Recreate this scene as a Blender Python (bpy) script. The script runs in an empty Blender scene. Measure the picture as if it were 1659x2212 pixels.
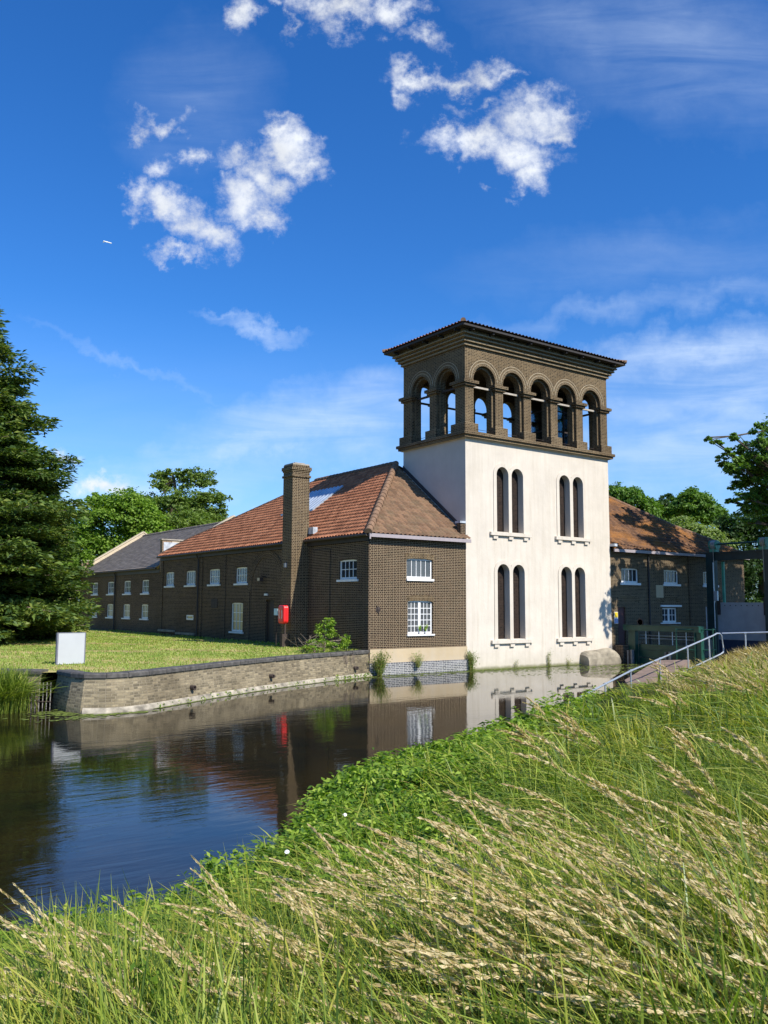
import bpy, math, random
import numpy as np
from mathutils import Vector, Matrix
rnd = random.Random(7)
rng = np.random.default_rng(11)
S = bpy.context.scene
# ---------------------------------------------------------------- camera
CX, CY, CZ = -26.5778, -30.0665, 3.0
YAW, PIT, ROL, FD = .6286, .1070, .0048, 1857.67      # FD: focal length for a picture 1659 wide
fw = Vector((math.sin(YAW)*math.cos(PIT), math.cos(YAW)*math.cos(PIT), math.sin(PIT)))
r0 = Vector((math.cos(YAW), -math.sin(YAW), 0)); u0_ = r0.cross(fw)
RT = r0*math.cos(ROL) + u0_*math.sin(ROL); UP = -r0*math.sin(ROL) + u0_*math.cos(ROL)
cam = bpy.data.cameras.new('camera'); camo = bpy.data.objects.new('camera', cam); S.collection.objects.link(camo)
m = Matrix.Identity(4)
for i in range(3):
    m[i][0] = RT[i]; m[i][1] = UP[i]; m[i][2] = -fw[i]; m[i][3] = (CX, CY, CZ)[i]
camo.matrix_world = m
cam.sensor_fit = 'HORIZONTAL'; cam.sensor_width = 36; cam.lens = 36*FD/1659
cam.clip_start = .1; cam.clip_end = 20000
S.camera = camo
# ---------------------------------------------------------------- sun
SUN = Vector((.18, -1.06, 1.0)).normalized()          # towards the sun
sl = bpy.data.lights.new('sun', 'SUN'); sl.energy = 5.0; sl.angle = math.radians(.5); sl.color = (1, .95, .86)
so = bpy.data.objects.new('sun', sl); S.collection.objects.link(so)
so.rotation_euler = SUN.to_track_quat('Z', 'Y').to_euler()
S.view_settings.view_transform = 'Standard'; S.view_settings.look = 'None'
S.view_settings.gamma = 1; S.view_settings.exposure = 0.33
# ---------------------------------------------------------------- sky with clouds
W = bpy.data.worlds.new('World'); S.world = W; W.use_nodes = True
wt = W.node_tree; wt.nodes.clear()
def N(t, typ, **kw):
    n = t.nodes.new(typ)
    for k, v in kw.items():
        if k == 'inp':
            for a, b in v.items(): n.inputs[a].default_value = b
        else: setattr(n, k, v)
    return n
def L(t, a, b): t.links.new(a, b)
def mth(t, op, a, b=None, clamp=False, c=None):
    n = t.nodes.new('ShaderNodeMath'); n.operation = op; n.use_clamp = clamp
    for i, x in enumerate((a, b, c)):
        if x is None: continue
        if isinstance(x, (int, float)): n.inputs[i].default_value = x
        else: t.links.new(x, n.inputs[i])
    return n.outputs[0]
def vdot(t, a, v):
    n = t.nodes.new('ShaderNodeVectorMath'); n.operation = 'DOT_PRODUCT'
    t.links.new(a, n.inputs[0]); n.inputs[1].default_value = v
    return n.outputs['Value']
def build_world():
    t = wt
    out = N(t, 'ShaderNodeOutputWorld'); bg = N(t, 'ShaderNodeBackground')
    sky = N(t, 'ShaderNodeTexSky', sky_type='NISHITA'); sky.sun_disc = False
    sky.sun_elevation = math.asin(SUN.z); sky.sun_rotation = math.atan2(SUN.x, SUN.y)
    sky.air_density = 1.0; sky.dust_density = .25; sky.ozone_density = 2.5; sky.altitude = 50
    tc = N(t, 'ShaderNodeTexCoord'); d = tc.outputs['Generated']
    zf = mth(t, 'MAXIMUM', vdot(t, d, tuple(fw)), .05)
    px = mth(t, 'DIVIDE', vdot(t, d, tuple(RT)), zf); py = mth(t, 'DIVIDE', vdot(t, d, tuple(UP)), zf)
    cb = N(t, 'ShaderNodeCombineXYZ'); L(t, px, cb.inputs[0]); L(t, py, cb.inputs[1])
    P = cb.outputs[0]
    # ragged outline: warp the sky map with noise
    nz = N(t, 'ShaderNodeTexNoise', inp={'Scale': 16., 'Detail': 7., 'Roughness': .62}); L(t, P, nz.inputs['Vector'])
    sub = N(t, 'ShaderNodeVectorMath', operation='SUBTRACT'); L(t, nz.outputs['Color'], sub.inputs[0]); sub.inputs[1].default_value = (.5, .5, .5)
    sc = N(t, 'ShaderNodeVectorMath', operation='SCALE'); L(t, sub.outputs[0], sc.inputs[0]); sc.inputs['Scale'].default_value = .10
    ad = N(t, 'ShaderNodeVectorMath', operation='ADD'); L(t, P, ad.inputs[0]); L(t, sc.outputs[0], ad.inputs[1])
    PW = ad.outputs[0]
    def blobs(lst, src):
        acc = None
        for (u, v, su, sv, ang, amp) in lst:
            mp = N(t, 'ShaderNodeMapping', vector_type='TEXTURE')
            mp.inputs['Location'].default_value = ((u-829.5)/FD, -(v-1106)/FD, 0)
            mp.inputs['Rotation'].default_value = (0, 0, math.radians(ang))
            mp.inputs['Scale'].default_value = (su*1.75/FD, sv*1.75/FD, 1)
            L(t, src, mp.inputs[0])
            g = N(t, 'ShaderNodeTexGradient', gradient_type='SPHERICAL'); L(t, mp.outputs[0], g.inputs[0])
            val = mth(t, 'MULTIPLY', g.outputs['Fac'], amp)
            acc = val if acc is None else mth(t, 'MAXIMUM', acc, val)
        return acc
    solid = [(520,22,30,42,10,1),(625,65,12,45,0,.55),(690,25,60,32,0,.8),(760,12,90,30,0,1),(850,18,62,32,0,1),(720,62,40,28,30,.7),
      (915,88,52,22,-20,.75),(820,80,25,18,0,.5),(592,10,20,14,-30,.6),
      (1045,160,55,32,15,.95),(905,168,62,24,-8,.95),(885,205,22,34,10,.7),(975,182,60,18,0,.75),(1095,160,30,16,0,.7),
      (1150,258,95,50,8,1),(1010,295,88,30,10,1),(1110,320,78,40,-20,1),(1150,365,42,34,-30,1),(1225,240,32,32,0,.85),(1040,225,70,14,12,.6),(1200,290,40,24,0,.9),(1045,402,34,9,0,.45),(1110,412,30,7,0,.35),(970,358,12,10,0,.4),
      (340,262,58,18,-8,.8),(298,285,20,22,20,.65),(392,285,18,14,0,.5),(348,358,34,26,-10,.85),(422,357,22,22,-20,.75),
      (300,405,26,34,10,.85),(345,440,55,32,-38,1),(410,490,72,42,-35,1),(465,520,48,34,-20,1),(385,558,55,16,-10,.8),(290,470,18,16,0,.4),
      (628,330,56,44,-30,1.05),(660,362,44,30,-30,1),(575,395,42,50,10,1),(535,440,55,48,0,1.05),(558,480,44,30,0,1),(520,345,45,26,15,.8),(610,268,36,14,-25,.6),(685,312,18,14,0,.5),(495,400,20,16,0,.6),(590,300,30,20,0,.9),
      (130,982,30,15,0,.85),(205,1048,42,15,8,.95),(232,1042,48,20,0,1.05),(265,1052,34,16,-12,1),(512,1108,24,12,0,.8),(575,1097,16,6,0,.3),
      (1290,770,70,8,4,.0)]
    cl = blobs(solid, PW)
    n2 = N(t, 'ShaderNodeTexNoise', inp={'Scale': 30., 'Detail': 10., 'Roughness': .70, 'Lacunarity': 2.1}); L(t, P, n2.inputs['Vector'])
    tex = mth(t, 'MULTIPLY', mth(t, 'SUBTRACT', n2.outputs['Fac'], .5), 1.9)
    dens = mth(t, 'ADD', mth(t, 'MULTIPLY', cl, 1.35), tex)
    has = mth(t, 'MULTIPLY', cl, 6., clamp=True)
    mr = N(t, 'ShaderNodeMapRange', interpolation_type='SMOOTHSTEP'); mr.inputs['From Min'].default_value = .20; mr.inputs['From Max'].default_value = 1.5
    L(t, dens, mr.inputs['Value'])
    mask = mth(t, 'MULTIPLY', mr.outputs[0], has, clamp=True)
    # thin high cirrus
    cirr = [(700,900,230,60,12,.9),(560,960,200,30,8,.8),(790,965,90,40,0,.7),(560,705,75,14,-8,.75),(490,690,50,8,-14,.5),(270,775,150,10,-22,.3),(1500,770,260,42,8,1),(1600,840,220,75,10,.9),(1480,900,200,50,-18,.7),(1400,980,240,60,8,.7),(1600,1010,160,40,0,.6),(1350,660,300,22,10,.35),(1540,640,200,26,8,.4),(1500,110,260,120,-12,.38),(1250,60,200,70,-20,.3),(420,220,120,120,0,.22),(810,925,38,12,0,.3),(300,1040,240,40,6,.6),(1420,560,300,60,4,.2)]
    st = N(t, 'ShaderNodeMapping', vector_type='POINT'); st.inputs['Rotation'].default_value = (0, 0, math.radians(-12)); st.inputs['Scale'].default_value = (1, 5.5, 1)
    L(t, P, st.inputs[0])
    n3 = N(t, 'ShaderNodeTexNoise', inp={'Scale': 5., 'Detail': 8., 'Roughness': .62, 'Distortion': .6}); L(t, st.outputs[0], n3.inputs['Vector'])
    ci = mth(t, 'MULTIPLY', blobs(cirr, PW), mth(t, 'MULTIPLY', mth(t, 'SUBTRACT', n3.outputs['Fac'], .2), 1.9, clamp=True))
    ci = mth(t, 'MULTIPLY', ci, .80, clamp=True)
    # general faint haze streaks everywhere else in the sky
    hs = N(t, 'ShaderNodeHueSaturation', inp={'Saturation': 1.28, 'Value': 1.0, 'Fac': 1.0}); L(t, sky.outputs[0], hs.inputs['Color'])
    tint = N(t, 'ShaderNodeMix', data_type='RGBA', blend_type='MULTIPLY'); tint.inputs[0].default_value = 1
    L(t, hs.outputs[0], tint.inputs[6]); tint.inputs[7].default_value = SKYTINT
    # pale haze low over the horizon
    el = N(t, 'ShaderNodeMapRange', interpolation_type='SMOOTHSTEP', inp={'From Min': .0, 'From Max': .34, 'To Min': .48, 'To Max': 0.}); L(t, vdot(t, d, (0,0,1)), el.inputs[0])
    m0 = N(t, 'ShaderNodeMix', data_type='RGBA'); L(t, mth(t, 'MULTIPLY', el.outputs[0], mth(t, 'ADD', n3.outputs['Fac'], .5)), m0.inputs[0]); L(t, tint.outputs[2], m0.inputs[6]); m0.inputs[7].default_value = (3.6, 5.0, 7.2, 1)
    m1 = N(t, 'ShaderNodeMix', data_type='RGBA'); L(t, ci, m1.inputs[0]); L(t, m0.outputs[2], m1.inputs[6]); m1.inputs[7].default_value = CIRRUS
    # cloud brightness: a little grey where thick and low
    shade = N(t, 'ShaderNodeMapRange'); shade.inputs['From Min'].default_value = .35; shade.inputs['From Max'].default_value = .75
    shade.inputs['To Min'].default_value = .74; shade.inputs['To Max'].default_value = 1.05
    n4 = N(t, 'ShaderNodeTexNoise', inp={'Scale': 13., 'Detail': 5.}); L(t, P, n4.inputs['Vector']); L(t, n4.outputs['Fac'], shade.inputs['Value'])
    cc = N(t, 'ShaderNodeVectorMath', operation='SCALE'); cc.inputs[0].default_value = CLOUD; L(t, shade.outputs[0], cc.inputs['Scale'])
    m2 = N(t, 'ShaderNodeMix', data_type='RGBA'); L(t, mth(t, 'MULTIPLY', mask, .93), m2.inputs[0]); L(t, m1.outputs[2], m2.inputs[6]); L(t, cc.outputs[0], m2.inputs[7])
    L(t, m2.outputs[2], bg.inputs[0]); bg.inputs[1].default_value = SKYSTR
    L(t, bg.outputs[0], out.inputs[0])
SKYSTR = .115
SKYTINT = (.56, .90, 1.26, 1); CIRRUS = (5.6, 6.7, 8.2, 1); CLOUD = (7.5, 7.8, 8.2)
build_world()
# ================================================================= helpers
col = S.collection
def tag(o, label=None, cat=None, group=None, kind=None):
    if label: o['label'] = label
    if cat: o['category'] = cat
    if group: o['group'] = group
    if kind: o['kind'] = kind
    return o
def thing(name, loc, label, cat, group=None):
    o = bpy.data.objects.new(name, None); o.empty_display_size = .2; o.location = loc; col.objects.link(o)
    return tag(o, label, cat, group)
class MB:
    def __init__(s): s.v = []; s.f = []; s.uv = []; s.smooth = False
    def face(s, pts, uv=None):
        b = len(s.v); s.v += [tuple(p) for p in pts]; s.f.append(tuple(range(b, b+len(pts))))
        if uv is None:
            a, c, e = Vector(pts[0]), Vector(pts[1]), Vector(pts[2])
            n = (c-a).cross(e-a)
            if n.length < 1e-12 and len(pts) > 3: n = (e-a).cross(Vector(pts[3])-a)
            ax, ay, az = abs(n.x), abs(n.y), abs(n.z)
            if az >= ax and az >= ay: uv = [(p[0], p[1]) for p in pts]
            elif ax >= ay: uv = [(p[1], p[2]) for p in pts]
            else: uv = [(p[0], p[2]) for p in pts]
        s.uv += list(uv)
    def box(s, x0, x1, y0, y1, z0, z1, M=None, skip=''):
        P = [(x0,y0,z0),(x1,y0,z0),(x1,y1,z0),(x0,y1,z0),(x0,y0,z1),(x1,y0,z1),(x1,y1,z1),(x0,y1,z1)]
        F = {'b': (0,3,2,1), 't': (4,5,6,7), 'f': (0,1,5,4), 'k': (2,3,7,6), 'l': (3,0,4,7), 'r': (1,2,6,5)}
        for k, f in F.items():
            if k in skip: continue
            pts = [P[i] for i in f]
            uv = None
            if M:
                q = [Vector(p) for p in pts]
                n = (q[1]-q[0]).cross(q[2]-q[0]); a = [abs(c) for c in n]; i = a.index(max(a))
                uv = [tuple(p[j] for j in range(3) if j != i) for p in pts]
                pts = [M(*p) for p in pts]
            s.face(pts, uv)
        return s
    def tube(s, pts, r, n=8, cap=True, r2=None):
        pts = [Vector(p) for p in pts]; rings = []
        for i, p in enumerate(pts):
            d = (pts[min(i+1, len(pts)-1)] - pts[max(i-1, 0)]).normalized()
            a = d.orthogonal().normalized() if abs(d.z) < .99 else Vector((1,0,0)); 
            a = (Vector((0,0,1)).cross(d)).normalized() if abs(d.z) < .95 else Vector((1,0,0))
            b = d.cross(a)
            rr = r if r2 is None else r + (r2-r)*i/(len(pts)-1)
            rings.append([p + (a*math.cos(k*2*math.pi/n) + b*math.sin(k*2*math.pi/n))*rr for k in range(n)])
        for i in range(len(rings)-1):
            for k in range(n):
                k2 = (k+1) % n
                s.face([rings[i][k], rings[i][k2], rings[i+1][k2], rings[i+1][k]], [(k/n,i),(k2/n,i),(k2/n,i+1),(k/n,i+1)])
        if cap:
            s.face(rings[0][::-1]); s.face(rings[-1])
        return s
    def lathe(s, prof, c, ax=Vector((0,0,1)), n=16):
        ax = ax.normalized(); a = ax.orthogonal().normalized(); b = ax.cross(a); c = Vector(c)
        R = [[c + ax*h + (a*math.cos(k*2*math.pi/n)+b*math.sin(k*2*math.pi/n))*r for k in range(n)] for r, h in prof]
        for i in range(len(R)-1):
            for k in range(n):
                k2 = (k+1) % n; s.face([R[i][k], R[i][k2], R[i+1][k2], R[i+1][k]])
        s.face(R[0][::-1]); s.face(R[-1]); return s
    def build(s, name, mat, parent=None, smooth=None, bevel=0):
        me = bpy.data.meshes.new(name); me.from_pydata(s.v, [], s.f)
        uvl = me.uv_layers.new(name='UVMap'); uvl.data.foreach_set('uv', np.array(s.uv, dtype=np.float32).ravel())
        me.materials.append(mat)
        if smooth if smooth is not None else s.smooth:
            me.polygons.foreach_set('use_smooth', [True]*len(me.polygons))
        me.update()
        o = bpy.data.objects.new(name, me); col.objects.link(o)
        if parent is not None:
            o.parent = parent
            # geometry is written in world coordinates: undo the parents' placement
            off = Vector((0,0,0)); p = parent
            while p is not None: off += p.location; p = p.parent
            o.location = -off
        if bevel:
            b = o.modifiers.new('bevel', 'BEVEL'); b.width = bevel; b.segments = 1; b.limit_method = 'ANGLE'
        return o
def npmesh(name, V, F, mat, parent=None, smooth=False, uv=None):
    """V (n,3) float, F (m,k) int faces, all with k corners"""
    me = bpy.data.meshes.new(name); k = F.shape[1]
    me.vertices.add(len(V)); me.vertices.foreach_set('co', V.astype(np.float32).ravel())
    me.loops.add(F.size); me.loops.foreach_set('vertex_index', F.astype(np.int32).ravel())
    me.polygons.add(len(F)); me.polygons.foreach_set('loop_start', np.arange(0, F.size, k, dtype=np.int32))
    try: me.polygons.foreach_set('loop_total', np.full(len(F), k, dtype=np.int32))
    except Exception: pass
    if uv is not None:
        l = me.uv_layers.new(name='UVMap'); l.data.foreach_set('uv', uv[F.ravel()].astype(np.float32).ravel())
    me.materials.append(mat)
    if smooth: me.polygons.foreach_set('use_smooth', np.ones(len(F), dtype=bool))
    me.update(calc_edges=True); me.validate()
    o = bpy.data.objects.new(name, me); col.objects.link(o)
    if parent is not None:
        o.parent = parent; off = Vector((0,0,0)); p = parent
        while p is not None: off += p.location; p = p.parent
        o.location = -off
    return o
# ================================================================= materials
def newmat(name):
    mt = bpy.data.materials.new(name); mt.use_nodes = True; t = mt.node_tree
    b = t.nodes['Principled BSDF']; return mt, t, b
def ramp(t, fac, stops):
    r = t.nodes.new('ShaderNodeValToRGB'); e = r.color_ramp.elements
    while len(e) < len(stops): e.new(.5)
    for i, (p, c) in enumerate(stops): e[i].position = p; e[i].color = (*c, 1) if len(c) == 3 else c
    L(t, fac, r.inputs[0]); return r.outputs[0]
def noise(t, vec, scale, detail=4, rough=.55, out='Fac', dist=0):
    n = N(t, 'ShaderNodeTexNoise', inp={'Scale': scale, 'Detail': float(detail), 'Roughness': rough, 'Distortion': float(dist)})
    if vec is not None: L(t, vec, n.inputs['Vector'])
    return n.outputs[out]
def mixc(t, fac, a, b, mode='MIX'):
    n = N(t, 'ShaderNodeMix', data_type='RGBA', blend_type=mode)
    for i, x in ((0, fac), (6, a), (7, b)):
        if isinstance(x, (int, float)): n.inputs[i].default_value = x
        elif isinstance(x, tuple): n.inputs[i].default_value = (*x, 1) if len(x) == 3 else x
        else: L(t, x, n.inputs[i])
    return n.outputs[2]
def bump(t, b, h, strength=.3, dist=.02):
    n = N(t, 'ShaderNodeBump', inp={'Strength': strength, 'Distance': dist}); L(t, h, n.inputs['Height']); L(t, n.outputs[0], b.inputs['Normal'])
def plain(name, c, rough=.6, metal=0, var=.12, scale=6, spec=.5):
    mt, t, b = newmat(name); g = N(t, 'ShaderNodeNewGeometry')
    f = noise(t, g.outputs['Position'], scale, 5)
    c2 = tuple(x*(1-var) for x in c); c3 = tuple(min(1, x*(1+var)) for x in c)
    L(t, ramp(t, f, [(.3, c2), (.7, c3)]), b.inputs['Base Color'])
    b.inputs['Roughness'].default_value = rough; b.inputs['Metallic'].default_value = metal; b.inputs['Specular IOR Level'].default_value = spec
    return mt
def brick(name, c1, c2, mortar, bw=.175, rh=.0755, ms=.0075, stain=(.5, .5, .5), stainamt=.35, c3=None, bmp=.006):
    mt, t, b = newmat(name)
    uv = N(t, 'ShaderNodeUVMap').outputs[0]
    wob = noise(t, uv, 3.0, 2, out='Color')
    s1 = N(t, 'ShaderNodeVectorMath', operation='SUBTRACT'); L(t, wob, s1.inputs[0]); s1.inputs[1].default_value = (.5,.5,.5)
    s2 = N(t, 'ShaderNodeVectorMath', operation='SCALE'); L(t, s1.outputs[0], s2.inputs[0]); s2.inputs['Scale'].default_value = .012
    s3 = N(t, 'ShaderNodeVectorMath', operation='ADD'); L(t, uv, s3.inputs[0]); L(t, s2.outputs[0], s3.inputs[1])
    bt = N(t, 'ShaderNodeTexBrick', offset=.5, offset_frequency=2, squash=.62, squash_frequency=2,
           inp={'Scale': 1., 'Mortar Size': ms, 'Mortar Smooth': .25, 'Bias': 0., 'Brick Width': bw, 'Row Height': rh,
                'Color1': (0,0,0,1), 'Color2': (1,1,1,1), 'Mortar': (0,0,0,1)})
    L(t, s3.outputs[0], bt.inputs['Vector'])
    fine = noise(t, uv, 14, 3)
    f = mth(t, 'ADD', mth(t, 'MULTIPLY', bt.outputs['Color'], .75), mth(t, 'MULTIPLY', mth(t, 'SUBTRACT', fine, .5), .9), clamp=True)
    st = [(0, c1), (.8, c2)] + ([(1., c3)] if c3 else [])
    cb = ramp(t, f, st)
    mv = noise(t, uv, 1.3, 5, .6)
    mc = mixc(t, mv, tuple(x*.72 for x in mortar), tuple(min(1, x*1.22) for x in mortar))
    c = mixc(t, bt.outputs['Fac'], cb, mc)
    big = noise(t, uv, .35, 6, .62)
    sf = N(t, 'ShaderNodeMapRange', inp={'From Min': .42, 'From Max': .72}); L(t, big, sf.inputs[0])
    c = mixc(t, mth(t, 'MULTIPLY', sf.outputs[0], stainamt), c, mixc(t, 1., c, stain, 'MULTIPLY'))
    L(t, c, b.inputs['Base Color']); b.inputs['Roughness'].default_value = .9; b.inputs['Specular IOR Level'].default_value = .25
    h = mth(t, 'SUBTRACT', mth(t, 'MULTIPLY', fine, .4), bt.outputs['Fac'])
    bump(t, b, h, .6 if bmp < .01 else 1., bmp)
    return mt
M = {}
M['brick_dark'] = brick('sooty_stock_brick', (.014,.008,.005), (.055,.031,.018), (.36,.275,.17), ms=.0098, c3=(.11,.062,.03), stain=(.55,.5,.45))
M['brick_side'] = brick('blackened_stock_brick', (.015,.010,.007), (.066,.043,.028), (.33,.24,.15), ms=.0090, c3=(.14,.09,.052), stain=(.5,.47,.44), stainamt=.6)
M['brick_belfry'] = brick('weathered_stock_brick', (.030,.019,.010), (.135,.088,.043), (.36,.275,.165), ms=.0095, c3=(.26,.17,.08), stain=(.42,.38,.33), stainamt=.8)
M['brick_chim'] = brick('chimney_stock_brick', (.022,.014,.009), (.10,.066,.034), (.34,.26,.16), ms=.0100, c3=(.22,.15,.075), stain=(.6,.55,.5), stainamt=.5)
M['brick_lip'] = brick('sunlit_toned_lip_brick', (.06,.043,.024), (.24,.17,.09), (.42,.34,.22), ms=.010, bw=.11, rh=.075, c3=(.42,.33,.2), stainamt=.3)  # corbel lips: their sunlit look is put into a lighter brick colour
M['mortar'] = plain('pale_mortar', (.50,.42,.29), .9, 0, .2, 8)
M['brick_recess'] = brick('shade_toned_recess_brick', (.014,.009,.007), (.04,.024,.017), (.05,.038,.03), ms=.008)  # deep shade of the recesses is put into this darker brick colour
M['brick_gable'] = brick('pale_stock_brick', (.16,.10,.06), (.34,.22,.13), (.40,.33,.24), ms=.008)
M['stone_wall'] = brick('coursed_river_stone', (.15,.125,.08), (.38,.31,.19), (.36,.30,.20), bw=.26, rh=.085, ms=.010, c3=(.52,.43,.28), stain=(.30,.27,.24), stainamt=.85, bmp=.03)
M['stone_base'] = plain('white_limed_stone', (.33,.29,.22), .9, 0, .5, 4)
def render_mat(name, c, var, streak=.18):
    mt, t, b = newmat(name); g = N(t, 'ShaderNodeNewGeometry'); P = g.outputs['Position']
    base = ramp(t, noise(t, P, .7, 8, .65), [(.3, tuple(x*(1-var) for x in c)), (.7, c)])
    mp = N(t, 'ShaderNodeMapping'); mp.inputs['Scale'].default_value = (3.5, 3.5, .22); L(t, P, mp.inputs[0])
    st = noise(t, mp.outputs[0], 1.3, 6, .7)
    mr = N(t, 'ShaderNodeMapRange', inp={'From Min': .47, 'From Max': .74}); L(t, st, mr.inputs[0])
    c1 = mixc(t, mth(t, 'MULTIPLY', mr.outputs[0], streak), base, (.50,.43,.33))
    # damp green-grey band just above the water
    sx = N(t, 'ShaderNodeSeparateXYZ'); L(t, P, sx.inputs[0])
    wl = N(t, 'ShaderNodeMapRange', inp={'From Min': .95, 'From Max': .0}); L(t, mth(t, 'ADD', sx.outputs[2], mth(t, 'MULTIPLY', mth(t, 'SUBTRACT', noise(t, P, 1.6, 6, .7), .5), 1.6)), wl.inputs[0])
    c2 = mixc(t, mth(t, 'MULTIPLY', wl.outputs[0], .55, clamp=True), c1, (.47,.42,.33))
    wl2 = N(t, 'ShaderNodeMapRange', inp={'From Min': .16, 'From Max': .04}); L(t, mth(t, 'ADD', sx.outputs[2], mth(t, 'MULTIPLY', mth(t, 'SUBTRACT', noise(t, P, 4, 4), .5), .14)), wl2.inputs[0])
    c3 = mixc(t, mth(t, 'MULTIPLY', wl2.outputs[0], .85, clamp=True), c2, (.16,.16,.07))
    L(t, c3, b.inputs['Base Color']); b.inputs['Roughness'].default_value = .85; b.inputs['Specular IOR Level'].default_value = .25
    h = mth(t, 'ADD', noise(t, P, 2.2, 8, .7), mth(t, 'MULTIPLY', noise(t, P, 30, 4), .25))
    bump(t, b, h, .55, .03)
    return mt
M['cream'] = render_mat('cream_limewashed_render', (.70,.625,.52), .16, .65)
M['cream_side'] = render_mat('shade_toned_cream_render', (.60,.53,.445), .16, .35)  # shaded sides' tone put into a darker cream, warmed against blue skylight
M['plinth'] = render_mat('buff_cement_render', (.55,.43,.27), .16, .4)
def tilemat(name, cols, pw=.24, ph=.30, lichen=None, lam=0, lscale=1.2):
    mt, t, b = newmat(name); uv = N(t, 'ShaderNodeUVMap').outputs[0]
    sx = N(t, 'ShaderNodeSeparateXYZ'); L(t, uv, sx.inputs[0])
    cu = mth(t, 'FLOOR', mth(t, 'DIVIDE', sx.outputs[0], pw)); cv = mth(t, 'FLOOR', mth(t, 'DIVIDE', sx.outputs[1], ph))
    cb = N(t, 'ShaderNodeCombineXYZ'); L(t, cu, cb.inputs[0]); L(t, cv, cb.inputs[1])
    wn = N(t, 'ShaderNodeTexWhiteNoise', noise_dimensions='2D'); L(t, cb.outputs[0], wn.inputs['Vector'])
    f = mth(t, 'ADD', mth(t, 'MULTIPLY', wn.outputs['Value'], .55), mth(t, 'MULTIPLY', noise(t, uv, 9, 6, .7), .45))
    n = len(cols); c = ramp(t, f, [(.12 + .76*i/(n-1), x) for i, x in enumerate(cols)])
    if lichen:
        mr = N(t, 'ShaderNodeMapRange', inp={'From Min': .46, 'From Max': .62}); L(t, noise(t, uv, lscale, 8, .75), mr.inputs[0])
        c = mixc(t, mth(t, 'MULTIPLY', mr.outputs[0], lam), c, lichen)
    sp = N(t, 'ShaderNodeMapRange', inp={'From Min': .70, 'From Max': .76}); L(t, noise(t, uv, 17, 2), sp.inputs[0])
    c = mixc(t, mth(t, 'MULTIPLY', sp.outputs[0], .35), c, (.5,.46,.38))
    L(t, c, b.inputs['Base Color']); b.inputs['Roughness'].default_value = .85; b.inputs['Specular IOR Level'].default_value = .3
    bump(t, b, noise(t, uv, 22, 4), .3, .01)
    return mt
M['tile_new'] = tilemat('terracotta_pantile', [(.19,.074,.036),(.33,.132,.065),(.45,.195,.10)])
M['tile_old'] = tilemat('mossy_brown_pantile', [(.11,.062,.036),(.18,.104,.06),(.27,.155,.088)], lichen=(.15,.12,.07), lam=.5)
M['tile_lichen'] = tilemat('orange_lichen_pantile', [(.075,.040,.024),(.135,.070,.038),(.22,.115,.058)], lichen=(.42,.17,.025), lam=.55, lscale=.55)
M['hip_tile'] = plain('lichened_hip_tile', (.22,.13,.075), .9, 0, .35, 5)
M['ridge_dark'] = plain('weathered_ridge_tile', (.14,.09,.06), .9, 0, .3, 5)
M['slate'] = tilemat('welsh_slate', [(.14,.112,.092),(.21,.172,.142),(.29,.24,.20)], pw=.3, ph=.22, lichen=(.26,.22,.17), lam=.5, lscale=1.5)
M['coping_cream'] = plain('buff_stone_coping', (.58,.48,.33), .85, 0, .12, 4)
M['coping_top'] = plain('weathered_coping_top', (.36,.32,.26), .9, 0, .25, 5)
M['coping_dark'] = plain('black_engineering_brick_coping', (.085,.078,.068), .75, 0, .55, 6)
M['fascia'] = plain('lilac_grey_gutter_paint', (.36,.31,.31), .5, 0, .08)
M['dark_trim'] = plain('dark_brown_gutter', (.040,.032,.028), .6, 0, .2)
M['white'] = plain('white_paint', (.80,.79,.76), .5, 0, .05)
M['white_shade'] = plain('aged_white_paint', (.80,.80,.76), .55, 0, .08)
def glassm(name, c, rough=.06):
    mt, t, b = newmat(name); g = N(t, 'ShaderNodeNewGeometry')
    f = noise(t, g.outputs['Position'], 1.1, 2)
    L(t, ramp(t, f, [(.35, tuple(x*.7 for x in c)), (.65, c)]), b.inputs['Base Color'])
    b.inputs['Roughness'].default_value = rough; b.inputs['Specular IOR Level'].default_value = .7
    bump(t, b, f, .05, .05); return mt
M['glass'] = glassm('window_glass', (.035,.040,.048)); M['glass_curtain'] = glassm('curtained_glass', (.34,.32,.20), .12)
M['glass_grey'] = glassm('grey_glass', (.10,.105,.11))
M['lead'] = plain('lead_flashing', (.50,.53,.56), .45, .1, .3, 4)
M['skylight'] = plain('profiled_grey_skylight', (.42,.48,.54), .35, .3, .15, 2)
M['door'] = plain('dark_brown_door', (.035,.024,.020), .6, 0, .2)
M['door_maroon'] = plain('maroon_door', (.09,.035,.035), .6, 0, .2)
M['red'] = plain('red_plastic', (.72,.018,.020), .35, 0, .06)
M['green'] = plain('green_sluice_paint', (.008,.058,.036), .45, 0, .25, 3)
M['green_dark'] = plain('dark_green_sluice_paint', (.010,.035,.034), .5, 0, .3, 3)
M['green_pale'] = plain('pale_green_sluice_paint', (.06,.30,.20), .45, 0, .2, 3)
M['gate_grey'] = plain('grey_steel_gate_plate', (.36,.36,.37), .6, .1, .15, 1.2)
M['gate_blue'] = plain('dark_blue_steel', (.02,.035,.07), .6, 0, .2)
M['galv'] = plain('galvanised_steel', (.52,.56,.60), .38, .55, .12, 9)
M['concrete'] = plain('pinkish_concrete', (.22,.155,.12), .95, 0, .3, 2.5)
M['stone_grey'] = plain('weathered_stone', (.30,.26,.19), .95, 0, .45, 2.2)
M['wood_grey'] = plain('grey_weathered_timber', (.22,.21,.19), .9, 0, .3, 6)
M['rope'] = plain('steel_cable', (.5,.48,.42), .5, 0, .1)
M['board'] = plain('pale_grey_board', (.46,.47,.48), .5, 0, .05, 1.5)
M['board_edge'] = plain('dark_board_edge', (.16,.16,.20), .6, 0, .1)
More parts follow.
